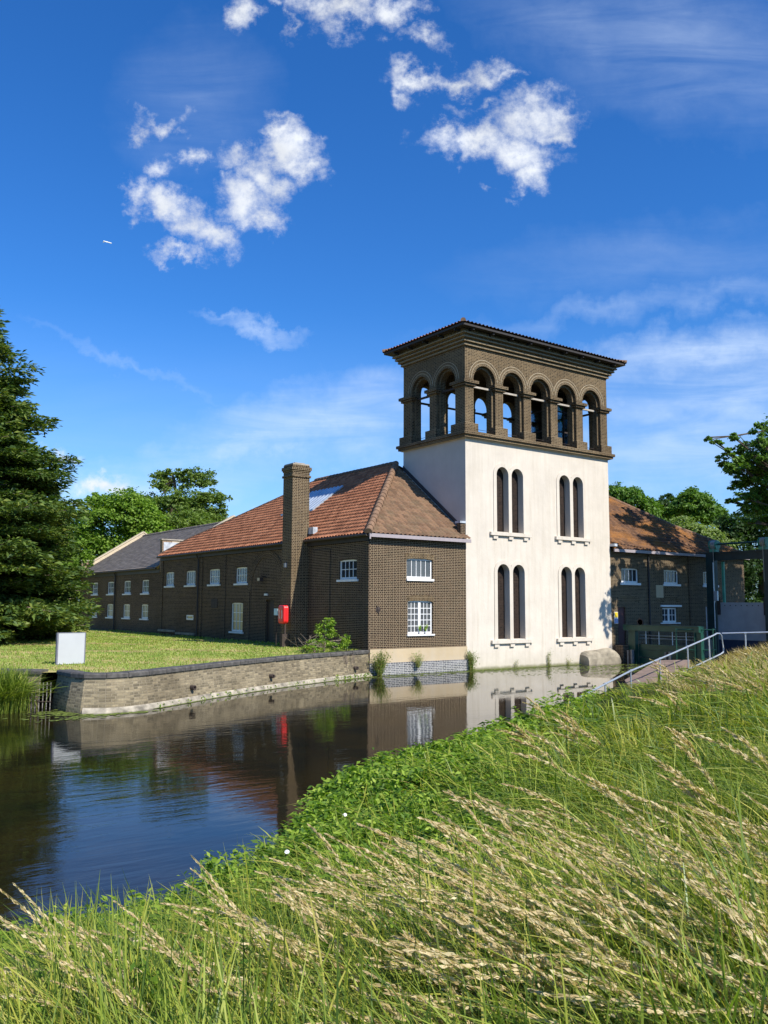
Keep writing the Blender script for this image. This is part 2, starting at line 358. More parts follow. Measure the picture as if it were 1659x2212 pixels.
M['yellow'] = plain('yellow_notice', (.80,.55,.02), .5, 0, .03); M['blue'] = plain('blue_notice', (.02,.10,.42), .5, 0, .03)
M['timber_tie'] = plain('pale_timber_tie', (.42,.37,.30), .8, 0, .15)
M['iron'] = plain('rusty_iron', (.05,.035,.028), .8, 0, .3)
M['soffit'] = plain('dark_boarded_soffit', (.035,.03,.028), .8, 0, .2)
M['bark'] = plain('tree_bark', (.10,.075,.05), .95, 0, .4, 5)
M['bark_pale'] = plain('dead_branch_bark', (.26,.20,.15), .95, 0, .3, 5)
def leafm(name, stops, trans=.35, rough=.6, pos=.0):
    mt = bpy.data.materials.new(name); mt.use_nodes = True; t = mt.node_tree; t.nodes.clear()
    out = N(t, 'ShaderNodeOutputMaterial'); g = N(t, 'ShaderNodeNewGeometry')
    f = g.outputs['Random Per Island']
    big = noise(t, g.outputs['Position'], .8, 3)
    f = mth(t, 'ADD', mth(t, 'MULTIPLY', f, 1-pos), mth(t, 'MULTIPLY', mth(t, 'MULTIPLY', mth(t, 'SUBTRACT', big, .25), 2.), pos), clamp=True)
    n = len(stops); c = ramp(t, f, [(i/(n-1), x) for i, x in enumerate(stops)])
    pr = N(t, 'ShaderNodeBsdfPrincipled', inp={'Roughness': rough, 'Specular IOR Level': .35}); L(t, c, pr.inputs['Base Color'])
    tr = N(t, 'ShaderNodeBsdfTranslucent'); L(t, mixc(t, 1., c, (1.5,1.7,.6), 'MULTIPLY'), tr.inputs[0])
    mx = N(t, 'ShaderNodeMixShader'); mx.inputs[0].default_value = trans
    L(t, pr.outputs[0], mx.inputs[1]); L(t, tr.outputs[0], mx.inputs[2]); L(t, mx.outputs[0], out.inputs[0])
    return mt
M['leaf_mid'] = leafm('sycamore_leaves', [(.050,.115,.018),(.105,.20,.028),(.19,.31,.045)], pos=.4)
M['leaf_light'] = leafm('lime_green_leaves', [(.08,.16,.018),(.16,.27,.028),(.27,.38,.05)], pos=.4)
M['leaf_olive'] = leafm('olive_green_leaves', [(.06,.11,.018),(.13,.20,.032),(.23,.30,.06)], pos=.4)
M['leaf_pale'] = leafm('silvery_willow_leaves', [(.11,.17,.045),(.20,.27,.08),(.32,.39,.14)], pos=.4)
M['leaf_dark'] = leafm('dark_green_leaves', [(.018,.05,.012),(.038,.085,.018),(.075,.13,.03)], pos=.4)
M['conifer'] = leafm('conifer_sprays', [(.020,.050,.016),(.055,.105,.024),(.13,.19,.034),(.25,.26,.045)], .2, pos=.45)
M['grass'] = leafm('long_grass', [(.045,.070,.009),(.13,.165,.014),(.29,.31,.03),(.47,.43,.08),(.68,.57,.23)], .32, pos=.3)
M['grass_green'] = leafm('lush_green_grass', [(.030,.065,.010),(.085,.14,.017),(.18,.25,.027),(.32,.37,.05),(.48,.48,.13)], .32, pos=.3)
M['sedge'] = leafm('pale_green_sedge', [(.07,.14,.03),(.13,.21,.05),(.22,.30,.09),(.36,.40,.16)], .3, rough=.4)
M['weed'] = leafm('bright_weed_leaves', [(.05,.12,.014),(.12,.22,.018),(.23,.35,.03),(.38,.48,.07)], .34)
M['seed'] = leafm('dry_seed_heads', [(.46,.34,.17),(.60,.47,.26),(.74,.62,.39)], .3)
M['straw'] = leafm('straw_stems', [(.28,.27,.06),(.42,.37,.11),(.55,.44,.17)], .25)
M['drygrass'] = leafm('dry_bank_grass', [(.26,.20,.08),(.42,.32,.15),(.56,.45,.26)], .3)
M['lawn_blade'] = leafm('short_lawn_grass', [(.12,.21,.025),(.20,.30,.045),(.32,.38,.08),(.62,.52,.22)], .3, pos=.65)
M['algae'] = plain('green_duckweed', (.13,.17,.02), .9, 0, .45, 6)
M['petal'] = plain('white_petals', (.85,.85,.82), .6, 0, .04)
def groundmat(name, stops, scale=.6, s2=9, patch=None):
    mt, t, b = newmat(name); g = N(t, 'ShaderNodeNewGeometry'); P = g.outputs['Position']
    f = mth(t, 'ADD', mth(t, 'MULTIPLY', noise(t, P, scale, 6, .65), .65), mth(t, 'MULTIPLY', noise(t, P, s2, 5, .7), .35))
    n = len(stops); c = ramp(t, f, [(.32 + .36*i/(n-1), x) for i, x in enumerate(stops)])
    L(t, c, b.inputs['Base Color']); b.inputs['Roughness'].default_value = 1; b.inputs['Specular IOR Level'].default_value = .1
    bump(t, b, noise(t, P, 18, 6), .6, .05); return mt
M['lawn'] = groundmat('mown_grass', [(.16,.21,.035),(.28,.31,.07),(.50,.41,.16),(.70,.53,.28)], .45)
M['bank'] = groundmat('bank_soil', [(.020,.028,.008),(.035,.045,.014),(.06,.06,.022)], .8)
M['bed'] = plain('river_bed', (.05,.04,.02), 1)
def water():
    mt, t, b = newmat('river_water'); g = N(t, 'ShaderNodeNewGeometry'); P = g.outputs['Position']
    b.inputs['Base Color'].default_value = (.010,.010,.005,1); b.inputs['Roughness'].default_value = .012
    b.inputs['IOR'].default_value = 1.333
    c = ramp(t, noise(t, P, .5, 4), [(.35, (.022,.016,.006)), (.65, (.007,.007,.005))]); L(t, c, b.inputs['Base Color'])
    mp = N(t, 'ShaderNodeMapping'); mp.inputs['Rotation'].default_value = (0, 0, YAW); mp.inputs['Scale'].default_value = (.55, 2.1, 1); L(t, P, mp.inputs[0])
    a = noise(t, mp.outputs[0], 2.4, 4, .55, dist=.4)
    mp2 = N(t, 'ShaderNodeMapping'); mp2.inputs['Rotation'].default_value = (0, 0, YAW-.25); mp2.inputs['Scale'].default_value = (.6, 1.6, 1); L(t, P, mp2.inputs[0])
    a2 = noise(t, mp2.outputs[0], .55, 3, .5)
    h = mth(t, 'ADD', mth(t, 'MULTIPLY', a, .35), mth(t, 'MULTIPLY', a2, .8))
    # the current ruffles the open water; it lies calm in the lee of the tower wall
    sx = N(t, 'ShaderNodeSeparateXYZ'); L(t, P, sx.inputs[0])
    k = mth(t, 'ADD', mth(t, 'MULTIPLY', sx.outputs[0], -.42), mth(t, 'MULTIPLY', sx.outputs[1], -.35))
    mr = N(t, 'ShaderNodeMapRange', interpolation_type='SMOOTHSTEP', inp={'From Min': 2., 'From Max': 13., 'To Min': .10, 'To Max': 1.}); L(t, k, mr.inputs[0])
    gust = N(t, 'ShaderNodeMapRange', inp={'From Min': .35, 'From Max': .65, 'To Min': .45, 'To Max': 1.25}); L(t, noise(t, P, .22, 3), gust.inputs[0])
    bn = N(t, 'ShaderNodeBump', inp={'Distance': .023}); L(t, mth(t, 'MULTIPLY', mth(t, 'MULTIPLY', mr.outputs[0], gust.outputs[0]), .55, clamp=True), bn.inputs['Strength'])
    L(t, h, bn.inputs['Height']); L(t, bn.outputs[0], b.inputs['Normal'])
    return mt
M['water'] = water()
# ================================================================= wall builders
# F: front walls in the plane y=0 (u = x, depth inwards = +y); Lw: the long left wall in the plane x=-WL (u = y, depth inwards = +x)
WL = 5.459
def MF(y0=0.): return lambda u, d, z: (u, y0+d, z)
def ML(x0=-WL): return lambda u, d, z: (x0+d, u, z)
def MBk(y0): return lambda u, d, z: (u, y0-d, z)
def MR(x0): return lambda u, d, z: (x0-d, u, z)
def wall_holes(mb, Mp, u0, u1, z0, z1, holes, depth=.14):
    us = sorted({u0, u1, *[h[0] for h in holes], *[h[1] for h in holes]}); zs = sorted({z0, z1, *[h[2] for h in holes], *[h[3] for h in holes]})
    for i in range(len(us)-1):
        for j in range(len(zs)-1):
            cu, cz = (us[i]+us[i+1])/2, (zs[j]+zs[j+1])/2
            if any(h[0] < cu < h[1] and h[2] < cz < h[3] for h in holes): continue
            a, b, c, d = us[i], us[i+1], zs[j], zs[j+1]
            mb.face([Mp(a,0,c), Mp(b,0,c), Mp(b,0,d), Mp(a,0,d)], [(a,c),(b,c),(b,d),(a,d)])
    for a, b, c, d in holes:
        for p, q, uv in (((a,c),(a,d),0), ((b,c),(b,d),0), ((a,c),(b,c),1), ((a,d),(b,d),1)):
            mb.face([Mp(p[0],0,p[1]), Mp(q[0],0,q[1]), Mp(q[0],depth,q[1]), Mp(p[0],depth,p[1])],
                    [(0,p[1]),(0,q[1]),(depth,q[1]),(depth,p[1])] if uv == 0 else [(p[0],0),(q[0],0),(q[0],depth),(p[0],depth)])
def arcade(mb, Mp, u0, u1, z0, z1, ops, d0, d1, front=True, back=False, seg=14):
    """wall strip between depths d0 (front) and d1 with round-headed openings (centre, radius, bottom, springing)"""
    def quad(a, b, za, zb, zc, zd):     # a..b, bottom za..zb, top zc(at b)..zd(at a)
        for dd, on in ((d0, front), (d1, back)):
            if on: mb.face([Mp(a,dd,za), Mp(b,dd,zb), Mp(b,dd,zc), Mp(a,dd,zd)], [(a,za),(b,zb),(b,zc),(a,zd)])
    x = u0
    for c, r, zb, zs in ops:
        if c-r > x+1e-6: quad(x, c-r, z0, z0, z1, z1)
        if zb > z0+1e-6: quad(c-r, c+r, z0, z0, zb, zb)
        pts = [(c-r*math.cos(math.pi*k/seg), zs+r*math.sin(math.pi*k/seg)) for k in range(seg+1)]
        for (a, za), (b, zb2) in zip(pts, pts[1:]): quad(a, b, za, zb2, z1, z1)
        path = [(c-r, zb)] + pts + [(c+r, zb)]; L_ = 0
        for (a, za), (b, zb2) in zip(path, path[1:]):
            l2 = L_ + math.hypot(b-a, zb2-za)
            mb.face([Mp(a,d0,za), Mp(b,d0,zb2), Mp(b,d1,zb2), Mp(a,d1,za)], [(d0,L_),(d0,l2),(d1,l2),(d1,L_)] )
            L_ = l2
        mb.face([Mp(c-r,d0,zb), Mp(c+r,d0,zb), Mp(c+r,d1,zb), Mp(c-r,d1,zb)])
        x = c+r
    if u1 > x+1e-6: quad(x, u1, z0, z0, z1, z1)
def ring(mb, Mp, c, r1, r2, zs, d0, d1, lo=None, hi=None, seg=20, legs=0, zb=0):
    """projecting arch band between radii r1, r2; d0 = front face, d1 = wall face; clamped to lo..hi"""
    cl = lambda u: max(lo if lo is not None else -1e9, min(hi if hi is not None else 1e9, u))
    A = [(c-r1*math.cos(math.pi*k/seg), zs+r1*math.sin(math.pi*k/seg)) for k in range(seg+1)]
    B = [(cl(c-r2*math.cos(math.pi*k/seg)), zs+r2*math.sin(math.pi*k/seg)) for k in range(seg+1)]
    if legs: A = [(c-r1, zb)]+A+[(c+r1, zb)]; B = [(cl(c-r2), zb)]+B+[(cl(c+r2), zb)]
    s = 0
    for k in range(len(A)-1):
        a, b, e, f = A[k], A[k+1], B[k+1], B[k]; s2 = s + math.hypot(b[0]-a[0], b[1]-a[1])*(r1+r2)/2/r1
        uva = [(0,s),(0,s2),(r2-r1,s2),(r2-r1,s)]
        mb.face([Mp(a[0],d0,a[1]), Mp(b[0],d0,b[1]), Mp(e[0],d0,e[1]), Mp(f[0],d0,f[1])], uva)
        mb.face([Mp(e[0],d0,e[1]), Mp(f[0],d0,f[1]), Mp(f[0],d1,f[1]), Mp(e[0],d1,e[1])], uva)
        mb.face([Mp(a[0],d0,a[1]), Mp(b[0],d0,b[1]), Mp(b[0],d1,b[1]), Mp(a[0],d1,a[1])], uva); s = s2
def seg_header(mb, Mp, u0, u1, zb, h=.24, rise=.07, proud=.006):
    """segmental brick arch of upright bricks over an opening"""
    n = 8; w = u1-u0
    for k in range(n):
        t0, t1 = k/n, (k+1)/n; f = lambda t: rise*(1-(2*t-1)**2)
        a, b = u0+w*t0, u0+w*t1; za, zb_ = zb+f(t0), zb+f(t1)
        P = [(a,za),(b,zb_),(b,zb_+h),(a,za+h)]
        uv = [(za,a),(zb_,b),(zb_+h,b),(za+h,a)]
        mb.face([Mp(x,-proud,z) for x, z in P], uv)
        mb.face([Mp(P[3][0],-proud,P[3][1]), Mp(P[2][0],-proud,P[2][1]), Mp(P[2][0],.0,P[2][1]), Mp(P[3][0],.0,P[3][1])])
        mb.face([Mp(P[0][0],-proud,P[0][1]), Mp(P[1][0],-proud,P[1][1]), Mp(P[1][0],.13,P[1][1]), Mp(P[0][0],.13,P[0][1])])
    return mb
def window(parent, Mp, u0, u1, z0, z1, nv, nh, glass, hdr, hmat, frame='white', sill=True, double=False, silldrop=.09, fd=.09, bars_h=None, curtain=False, sl=.14):
    """parts: window (the frame) > glass, glazing_bars, sill ; and its brick_header"""
    f = MB(); w = .075
    D0, D1 = fd, fd+.06
    f.box(u0, u0+w, D0, D1, z0, z1, M=Mp); f.box(u1-w, u1, D0, D1, z0, z1, M=Mp)
    f.box(u0+w, u1-w, D0, D1, z0, z0+w*1.3, M=Mp); f.box(u0+w, u1-w, D0, D1, z1-w, z1, M=Mp)
    if double: f.box((u0+u1)/2-.07, (u0+u1)/2+.07, D0-.004, D1, z0+w*1.3, z1-w, M=Mp)
    wo = f.build('window', M[frame], parent)
    g = MB(); g.box(u0+w, u1-w, D0+.035, D0+.045, z0+w*1.3, z1-w, M=Mp); g.build('glass', M[glass], wo)
    b = MB()
    a0, a1 = u0+w, u1-w; zz0, zz1 = z0+w*1.3, z1-w
    spans = [(a0, (u0+u1)/2-.07), ((u0+u1)/2+.07, a1)] if double else [(a0, a1)]
    for s0, s1 in spans:
        for k in range(1, nv+1):
            x = s0+(s1-s0)*k/(nv+1); b.box(x-.014, x+.014, D0+.012, D0+.034, zz0, zz1, M=Mp)
        for k in range(1, nh+1):
            z = zz0+(zz1-zz0)*k/(nh+1); b.box(s0, s1, D0+.015, D0+.0345, z-.014, z+.014, M=Mp)
    if b.f: b.build('glazing_bars', M[frame], wo)
    if sill:
        s = MB(); s.box(u0-sl, u1+sl, -.07, D1, z0-silldrop, z0-.003, M=Mp); s.build('sill', M[frame], wo)
    if hdr:
        seg_header(MB_ := MB(), Mp, u0-.06, u1+.06, z1-.05); MB_.build('brick_header', M[hmat], wo)
    return wo
# ================================================================= roofs of pantiles (real waves and steps)
def pantile(name, O, U, V, poly, mat, parent, pw=.24, ph=.32, amp=.040, step=.046, sub=6, umax=None, vmax=None, thick=True):
    """O origin; U unit vector along the eave; V unit vector up the slope; poly: outline in (u, v)"""
    O, U, V = Vector(O), Vector(U).normalized(), Vector(V).normalized(); Nn = U.cross(V).normalized()
    if Nn.z < 0: Nn = -Nn
    us = [p[0] for p in poly]; vs = [p[1] for p in poly]
    ua, ub, va, vb = min(us), max(us), min(vs), max(vs)
    nu = int(math.ceil((ub-ua)/pw*sub)); nv = int(math.ceil((vb-va)/ph))
    uu = np.linspace(ua, ub, nu+1)
    ph_ = (uu/pw) % 1.0
    wave = amp*np.where(ph_ < .62, np.sin(ph_/.62*math.pi), -.55*np.sin((ph_-.62)/.38*math.pi))
    rows = []; vv = []
    for r in range(nv):
        for t, lift in ((0, step), (.5, step*.5), (1.0, 0)):
            vv.append(min(va+(r+t)*ph, vb)); rows.append(lift)
    vv = np.array(vv); lift = np.array(rows)
    jit = rng.normal(0, .003, (len(vv), len(uu)))
    H = wave[None, :] + lift[:, None] + jit
    O_, U_, V_, N_ = (np.array(x) for x in (O, U, V, Nn))
    V3 = O_ + uu[None, :, None]*U_ + vv[:, None, None]*V_ + H[..., None]*N_
    nc = len(uu)
    I = (np.arange(len(vv)-1)[:, None]*nc + np.arange(nc-1)[None, :])
    F = np.stack([I, I+1, I+nc+1, I+nc], -1).reshape(-1, 4)
    cu = ((uu[:-1]+uu[1:])/2)[None, :] + 0*vv[:-1, None]; cv = ((vv[:-1]+vv[1:])/2)[:, None] + 0*uu[None, :-1]
    x, y = cu.ravel(), cv.ravel(); ins = np.zeros(len(x), bool)
    n = len(poly)
    for i in range(n):
        x1, y1 = poly[i]; x2, y2 = poly[(i+1) % n]
        if y1 == y2: continue
        c = ((y1 > y) != (y2 > y)) & (x < (x2-x1)*(y-y1)/(y2-y1)+x1)
        ins ^= c
    uv = np.stack([np.broadcast_to(uu[None, :], (len(vv), nc)), np.broadcast_to(np.repeat(np.arange(nv), 3)[:, None]*ph + np.tile([.01, ph*.5, ph*.97], nv)[:, None], (len(vv), nc))], -1).reshape(-1, 2)
    return npmesh(name, V3.reshape(-1, 3), F[ins], mat, parent, smooth=False, uv=uv)
def captiles(name, p, q, mat, parent, r=.13, ph=.33):
    """a run of half-round hip or ridge tiles from p to q, each slightly overlapping the next"""
    p, q = Vector(p), Vector(q); d = (q-p); n = max(1, int(d.length/ph)); d /= n
    mb = MB(); ax = d.normalized(); a = Vector((0,0,1)).cross(ax).normalized(); b = ax.cross(a)
    if b.z < 0: b = -b
    for k in range(n):
        s = p + d*k; e = p + d*(k+1.06); r1, r2 = r*1.08*rnd.uniform(.96, 1.05), r*.93
        A = [s + a*math.cos(t)*r1 + b*math.sin(t)*r1 for t in [math.pi*(j/8*1.2-.1) for j in range(9)]]
        B = [e + a*math.cos(t)*r2 + b*math.sin(t)*r2 for t in [math.pi*(j/8*1.2-.1) for j in range(9)]]
        for j in range(8): mb.face([A[j], A[j+1], B[j+1], B[j]])
        mb.face(A)
    return mb.build(name, mat, parent)
def gutter(mb, p, q, r=.07):
    mb.tube([p, q], r, 8)
# ================================================================= THE TOWER
T, D = 10.238, 4.81
ZT = 10.86                                  # top of the render, foot of the brick belfry
tower = thing('water_tower', (5.1, 2.4, 0), 'cream rendered tower with open arched brick belfry rising from the river', 'tower')
mb = MB()
lowU = [(2.365,.40,1.38,4.55),(3.385,.40,1.38,4.55),(6.775,.40,1.38,4.55),(7.785,.40,1.38,4.55)]
hiU = [(2.36,.395,6.50,9.27),(3.36,.395,6.50,9.27),(6.745,.395,6.50,9.27),(7.76,.395,6.50,9.27)]
arcade(mb, MF(), 0, T, -1.2, 5.9, lowU, 0, .34)
arcade(mb, MF(), 0, T, 5.9, ZT, hiU, 0, .34)
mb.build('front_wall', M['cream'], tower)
mb = MB()
mb.face([(0,0,-1.2),(0,D,-1.2),(0,D,ZT),(0,0,ZT)]); mb.face([(T,0,-1.2),(T,D,-1.2),(T,D,ZT),(T,0,ZT)]); mb.face([(0,D,-1.2),(T,D,-1.2),(T,D,ZT),(0,D,ZT)])
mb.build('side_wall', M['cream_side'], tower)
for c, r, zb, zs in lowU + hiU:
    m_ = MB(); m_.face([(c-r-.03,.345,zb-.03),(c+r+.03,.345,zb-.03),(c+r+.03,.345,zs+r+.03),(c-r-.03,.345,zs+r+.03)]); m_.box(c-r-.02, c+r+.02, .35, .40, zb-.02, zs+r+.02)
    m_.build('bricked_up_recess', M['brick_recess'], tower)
for ops, sx0, sx1, zt in ((lowU[:2],1.52,4.24,1.34),(lowU[2:],5.98,8.66,1.34),(hiU[:2],1.50,4.22,6.47),(hiU[2:],5.98,8.66,6.47)):
    m_ = MB(); mid = (ops[0][0]+ops[1][0])/2
    for k, (c, r, zb, zs) in enumerate(ops):
        lo, hi = (None, mid) if k == 0 else (mid, None)
        ring(m_, MF(), c, r, r+.20, zs, -.035, 0, lo, hi, legs=1, zb=zt)
    m_.build('window_surround', M['cream'], tower)
    m_ = MB(); m_.box(sx0, sx1, -.13, .02, zt-.16, zt); so_ = m_.build('sill', M['cream'], tower, bevel=.012)
    for c in (sx0+.34, (sx0+sx1)/2, sx1-.34):
        q = MB(); q.box(c-.14, c+.14, -.085, .015, zt-.33, zt-.163); q.build('bracket', M['cream'], so_, bevel=.01)
# ledge at the foot of the belfry
def band(mb, z0, z1, o, inner=.0, x0=0, x1=T, y0=0, y1=D):
    """a solid slab round the tower projecting by o"""
    mb.box(x0-o, x1+o, y0-o, y1+o, z0, z1)
led = MB(); band(led, ZT, ZT+.12, .20); band(led, ZT+.12, ZT+.26, .28)
led.build('ledge', M['brick_belfry'], tower)
lt = MB(); band(lt, ZT-.035, ZT, .09); lt.build('ledge_fillet', M['coping_cream'], tower)
fl = MB(); fl.box(.05, T-.05, .05, D-.05, ZT+.26, ZT+.30); fl.build('belfry_floor', M['soffit'], tower)
Z0 = ZT+.26                                  # 11.12 floor of the arcade
SPR, RO, RI, ZF = 13.78, .71, .59, 15.24
FX = [T/2+1.937*k for k in (-2,-1,0,1,2)]; SY = [D/2-.98, D/2+.98]
bel = MB()
for Mp, cs, u1 in ((MF(), FX, T), (MBk(D), FX, T)):
    arcade(bel, Mp, 0, u1, Z0, ZF, [(c, RO, Z0+.10, SPR) for c in cs], 0, .15)
    arcade(bel, Mp, .15, u1-.15, Z0, ZF, [(c, RI, Z0+.10, SPR) for c in cs], .15, .50, back=True)
for Mp, cs, u1 in ((ML(0), SY, D), (MR(T), SY, D)):
    arcade(bel, Mp, 0, u1, Z0, ZF, [(c, RO, Z0+.10, SPR) for c in cs], 0, .15)
    arcade(bel, Mp, .15, u1-.15, Z0, ZF, [(c, RI, Z0+.10, SPR) for c in cs], .15, .50, back=True)
bel.build('belfry_wall', M['brick_belfry'], tower)
# arch bands of upright bricks, imposts, pier feet
def arch_dress(Mp, cs, u1):
    for i, c in enumerate(cs):
        lo = (cs[i-1]+c)/2 if i else None; hi = (cs[i+1]+c)/2 if i < len(cs)-1 else None
        q = MB(); ring(q, Mp, c, RO, RO+.28, SPR, -.012, 0, lo, hi); q.build('arch_band', M['brick_belfry'], tower)
        for rr_ in ((RO+.125, RO+.14), (RO+.27, RO+.287)): q = MB(); ring(q, Mp, c, rr_[0], rr_[1], SPR, -.016, 0, lo, hi); q.build('mortar_line', M['mortar'], tower)
    edges = [0] + [x for c in cs for x in (c-RO, c+RO)] + [u1]
    for k in range(0, len(edges), 2):
        a, b = edges[k], edges[k+1]
        first, last = k == 0, k == len(edges)-2
        q = MB(); f = MB()
        for (z0_, z1_, o) in ((SPR-.40, SPR-.28, .10), (SPR-.28, SPR-.14, .19)):
            a2 = a-(o if not first else o-.001); b2 = b+(o if not last else o-.001)
            q.box(a2, b2, -o, .17 if not (first or last) else .165, z0_, z1_, M=Mp)
            q.box(a2+.0+(.10 if not first else 0), b2-(.10 if not last else 0), .17, .47, z0_+.003, z1_-.003, M=Mp) if not (first or last) else None
        q.build('impost', M['brick_belfry'], tower)
        o = .155
        a2 = a-(o if not first else o-.002); b2 = b+(o if not last else o-.002)
        f.box(a2, b2, -o, .48, Z0, Z0+.44, M=Mp); f.build('pier_foot', M['brick_belfry'], tower)
arch_dress(MF(), FX, T); arch_dress(ML(0), SY, D)
for Mp, cs, u1 in ((MBk(D), FX, T), (MR(T), SY, D)):
    edges = [.16] + [x for c in cs for x in (c-RO, c+RO)] + [u1-.16]
    for k in range(0, len(edges), 2):
        a, b = edges[k], edges[k+1]; q = MB(); f = MB()
        for (z0_, z1_, o) in ((SPR-.40, SPR-.28, .10), (SPR-.28, SPR-.14, .19)): q.box(a-o, b+o, -o, .47, z0_, z1_, M=Mp)
        f.box(a-.155, b+.155, -.155, .48, Z0, Z0+.44, M=Mp)
        q.build('impost', M['brick_belfry'], tower); f.build('pier_foot', M['brick_belfry'], tower)
for c in FX:
    for y in (.30, D-.30):
        q = MB(); q.box(c-RI-.02, c+RI+.02, y-.05, y+.05, SPR-.36, SPR-.27); q.build('tie_beam', M['timber_tie'] if y < 1 else M['iron'], tower)
        q = MB(); q.tube([(c-RI, y, Z0+.28), (c+RI, y, Z0+.28)], .012, 5); q.build('safety_rail', M['iron'], tower)
for c in SY:
    for x in (.30, T-.30):
        q = MB(); q.box(x-.05, x+.05, c-RI-.02, c+RI+.02, SPR-.36, SPR-.27); q.build('tie_beam', M['iron'], tower)
        q = MB(); q.tube([(x, c-RI, Z0+.28), (x, c+RI, Z0+.28)], .012, 5); q.build('safety_rail', M['iron'], tower)
# corbelled brick cornice
cor = MB(); z = ZF
lip = MB()
for o, h in ((.11,.155),(.22,.155),(.33,.155),(.43,.155)):
    band(cor, z, z+.08, o-.125 if o > .12 else .012); band(lip, z+.08, z+h, o); z += h
band(cor, z, z+.15, .34)
lip.build('corbel_courses', M['brick_lip'], tower); z -= .02
cor.build('corbelled_cornice', M['brick_belfry'], tower)
zc_ = z+.17
sf = MB(); sf.box(-.68, T+.68, -.68, D+.68, zc_, zc_+.05); sf.build('soffit', M['soffit'], tower)
fb = MB(); OV = .74
for a in ((-OV, T+OV, -OV, -OV+.03), (-OV, T+OV, D+OV-.03, D+OV), (-OV, -OV+.03, -OV+.03, D+OV-.03), (T+OV-.03, T+OV, -OV+.03, D+OV-.03)):
    fb.box(*a, zc_-.0, zc_+.11)
fb.build('fascia_board', M['soffit'], tower)
for k in range(9):
    x = .0 + T*k/8; q = MB(); q.box(x-.04, x+.04, -.66, -.33, zc_-.10, zc_); q.build('rafter_end', M['soffit'], tower)
for k in range(5):
    y = D*k/4; q = MB(); q.box(-.66, -.33, y-.04, y+.04, zc_-.10, zc_); q.build('rafter_end', M['soffit'], tower)
# low hipped pantile roof
ze = zc_+.13; OV2 = OV+.05; pit = math.tan(math.radians(13)); cs_, sn_ = math.cos(math.radians(13)), math.sin(math.radians(13))
hw = (D+2*OV2)/2; hs_ = hw/cs_; Lx = T+2*OV2
pantile('roof', (-OV2, -OV2, ze), (1,0,0), (0,cs_,sn_), [(0,0),(Lx,0),(Lx-hw,hs_),(hw,hs_)], M['tile_old'], tower, amp=.042, sub=8)
pantile('roof', (-OV2, D+OV2, ze), (1,0,0), (0,-cs_,sn_), [(0,0),(Lx,0),(Lx-hw,hs_),(hw,hs_)], M['tile_old'], tower, amp=.04)
pantile('roof', (-OV2, -OV2, ze), (0,1,0), (cs_,0,sn_), [(0,0),(2*hw,0),(hw,hs_)], M['tile_new'], tower, amp=.042, sub=8)
pantile('roof', (T+OV2, -OV2, ze), (0,1,0), (-cs_,0,sn_), [(0,0),(2*hw,0),(hw,hs_)], M['tile_old'], tower, amp=.04)
under = MB(); zz_ = ze-.02
under.face([(-OV2+.03,-OV2+.03,zz_),(T+OV2-.03,-OV2+.03,zz_),(T+OV2-.03,D+OV2-.03,zz_),(-OV2+.03,D+OV2-.03,zz_)])
under.build('roof_underlay', M['soffit'], tower)
zr_ = ze + hw*pit
for a, b in (((-OV2,-OV2,ze+.04),(-OV2+hw,-OV2+hw,zr_)), ((T+OV2,-OV2,ze+.04),(T+OV2-hw,-OV2+hw,zr_)), ((-OV2,D+OV2,ze+.04),(-OV2+hw,D+OV2-hw,zr_)), ((T+OV2,D+OV2,ze+.04),(T+OV2-hw,D+OV2-hw,zr_)), ((-OV2+hw,D/2,zr_),(T+OV2-hw,D/2,zr_))):
    captiles('hip_tiles', a, b, M['hip_tile'], tower, r=.12)
# glazed box with a stair inside the belfry
gl = MB(); X0, X1, Y0, Y1 = 7.0, 9.45, 1.3, 3.6
for x in (X0, (X0+X1)/2, X1):
    for y in (Y0, Y1): gl.box(x-.035, x+.035, y-.035, y+.035, Z0-.0, 14.6)
for z in (Z0+.05, 12.3, 13.4, 14.5):
    for y in (Y0, Y1): gl.box(X0+.036, (X0+X1)/2-.036, y-.03, y+.03, z-.035, z+.035); gl.box((X0+X1)/2+.036, X1-.036, y-.03, y+.03, z-.035, z+.035)
    for x in (X0, X1): gl.box(x-.03, x+.03, Y0+.036, Y1-.036, z-.035, z+.035)
lo_ = gl.build('viewing_box_frame', M['iron'], tower)
mtg = bpy.data.materials.new('blue_grey_clear_glass'); mtg.use_nodes = True; tg = mtg.node_tree; tg.nodes.clear()
o_ = N(tg, 'ShaderNodeOutputMaterial'); tr_ = N(tg, 'ShaderNodeBsdfTransparent', inp={'Color': (.50,.62,.66,1)}); gb_ = N(tg, 'ShaderNodeBsdfGlossy', inp={'Color': (.8,.9,.95,1), 'Roughness': .05})
mx_ = N(tg, 'ShaderNodeMixShader'); mx_.inputs[0].default_value = .14; L(tg, tr_.outputs[0], mx_.inputs[1]); L(tg, gb_.outputs[0], mx_.inputs[2]); L(tg, mx_.outputs[0], o_.inputs[0])
gp = MB()
for y in (Y0, Y1): gp.box(X0+.04, X1-.04, y-.006, y+.006, Z0+.09, 14.46)
for x in (X0, X1): gp.box(x-.006, x+.006, Y0+.04, Y1-.04, Z0+.09, 14.46)
gp.build('glass', mtg, lo_)
lc = MB(); lc.box(X0+.3, X0+1.0, Y0+.5, Y0+.9, Z0, Z0+1.5); lc.build('cabinet', M['soffit'], lo_)
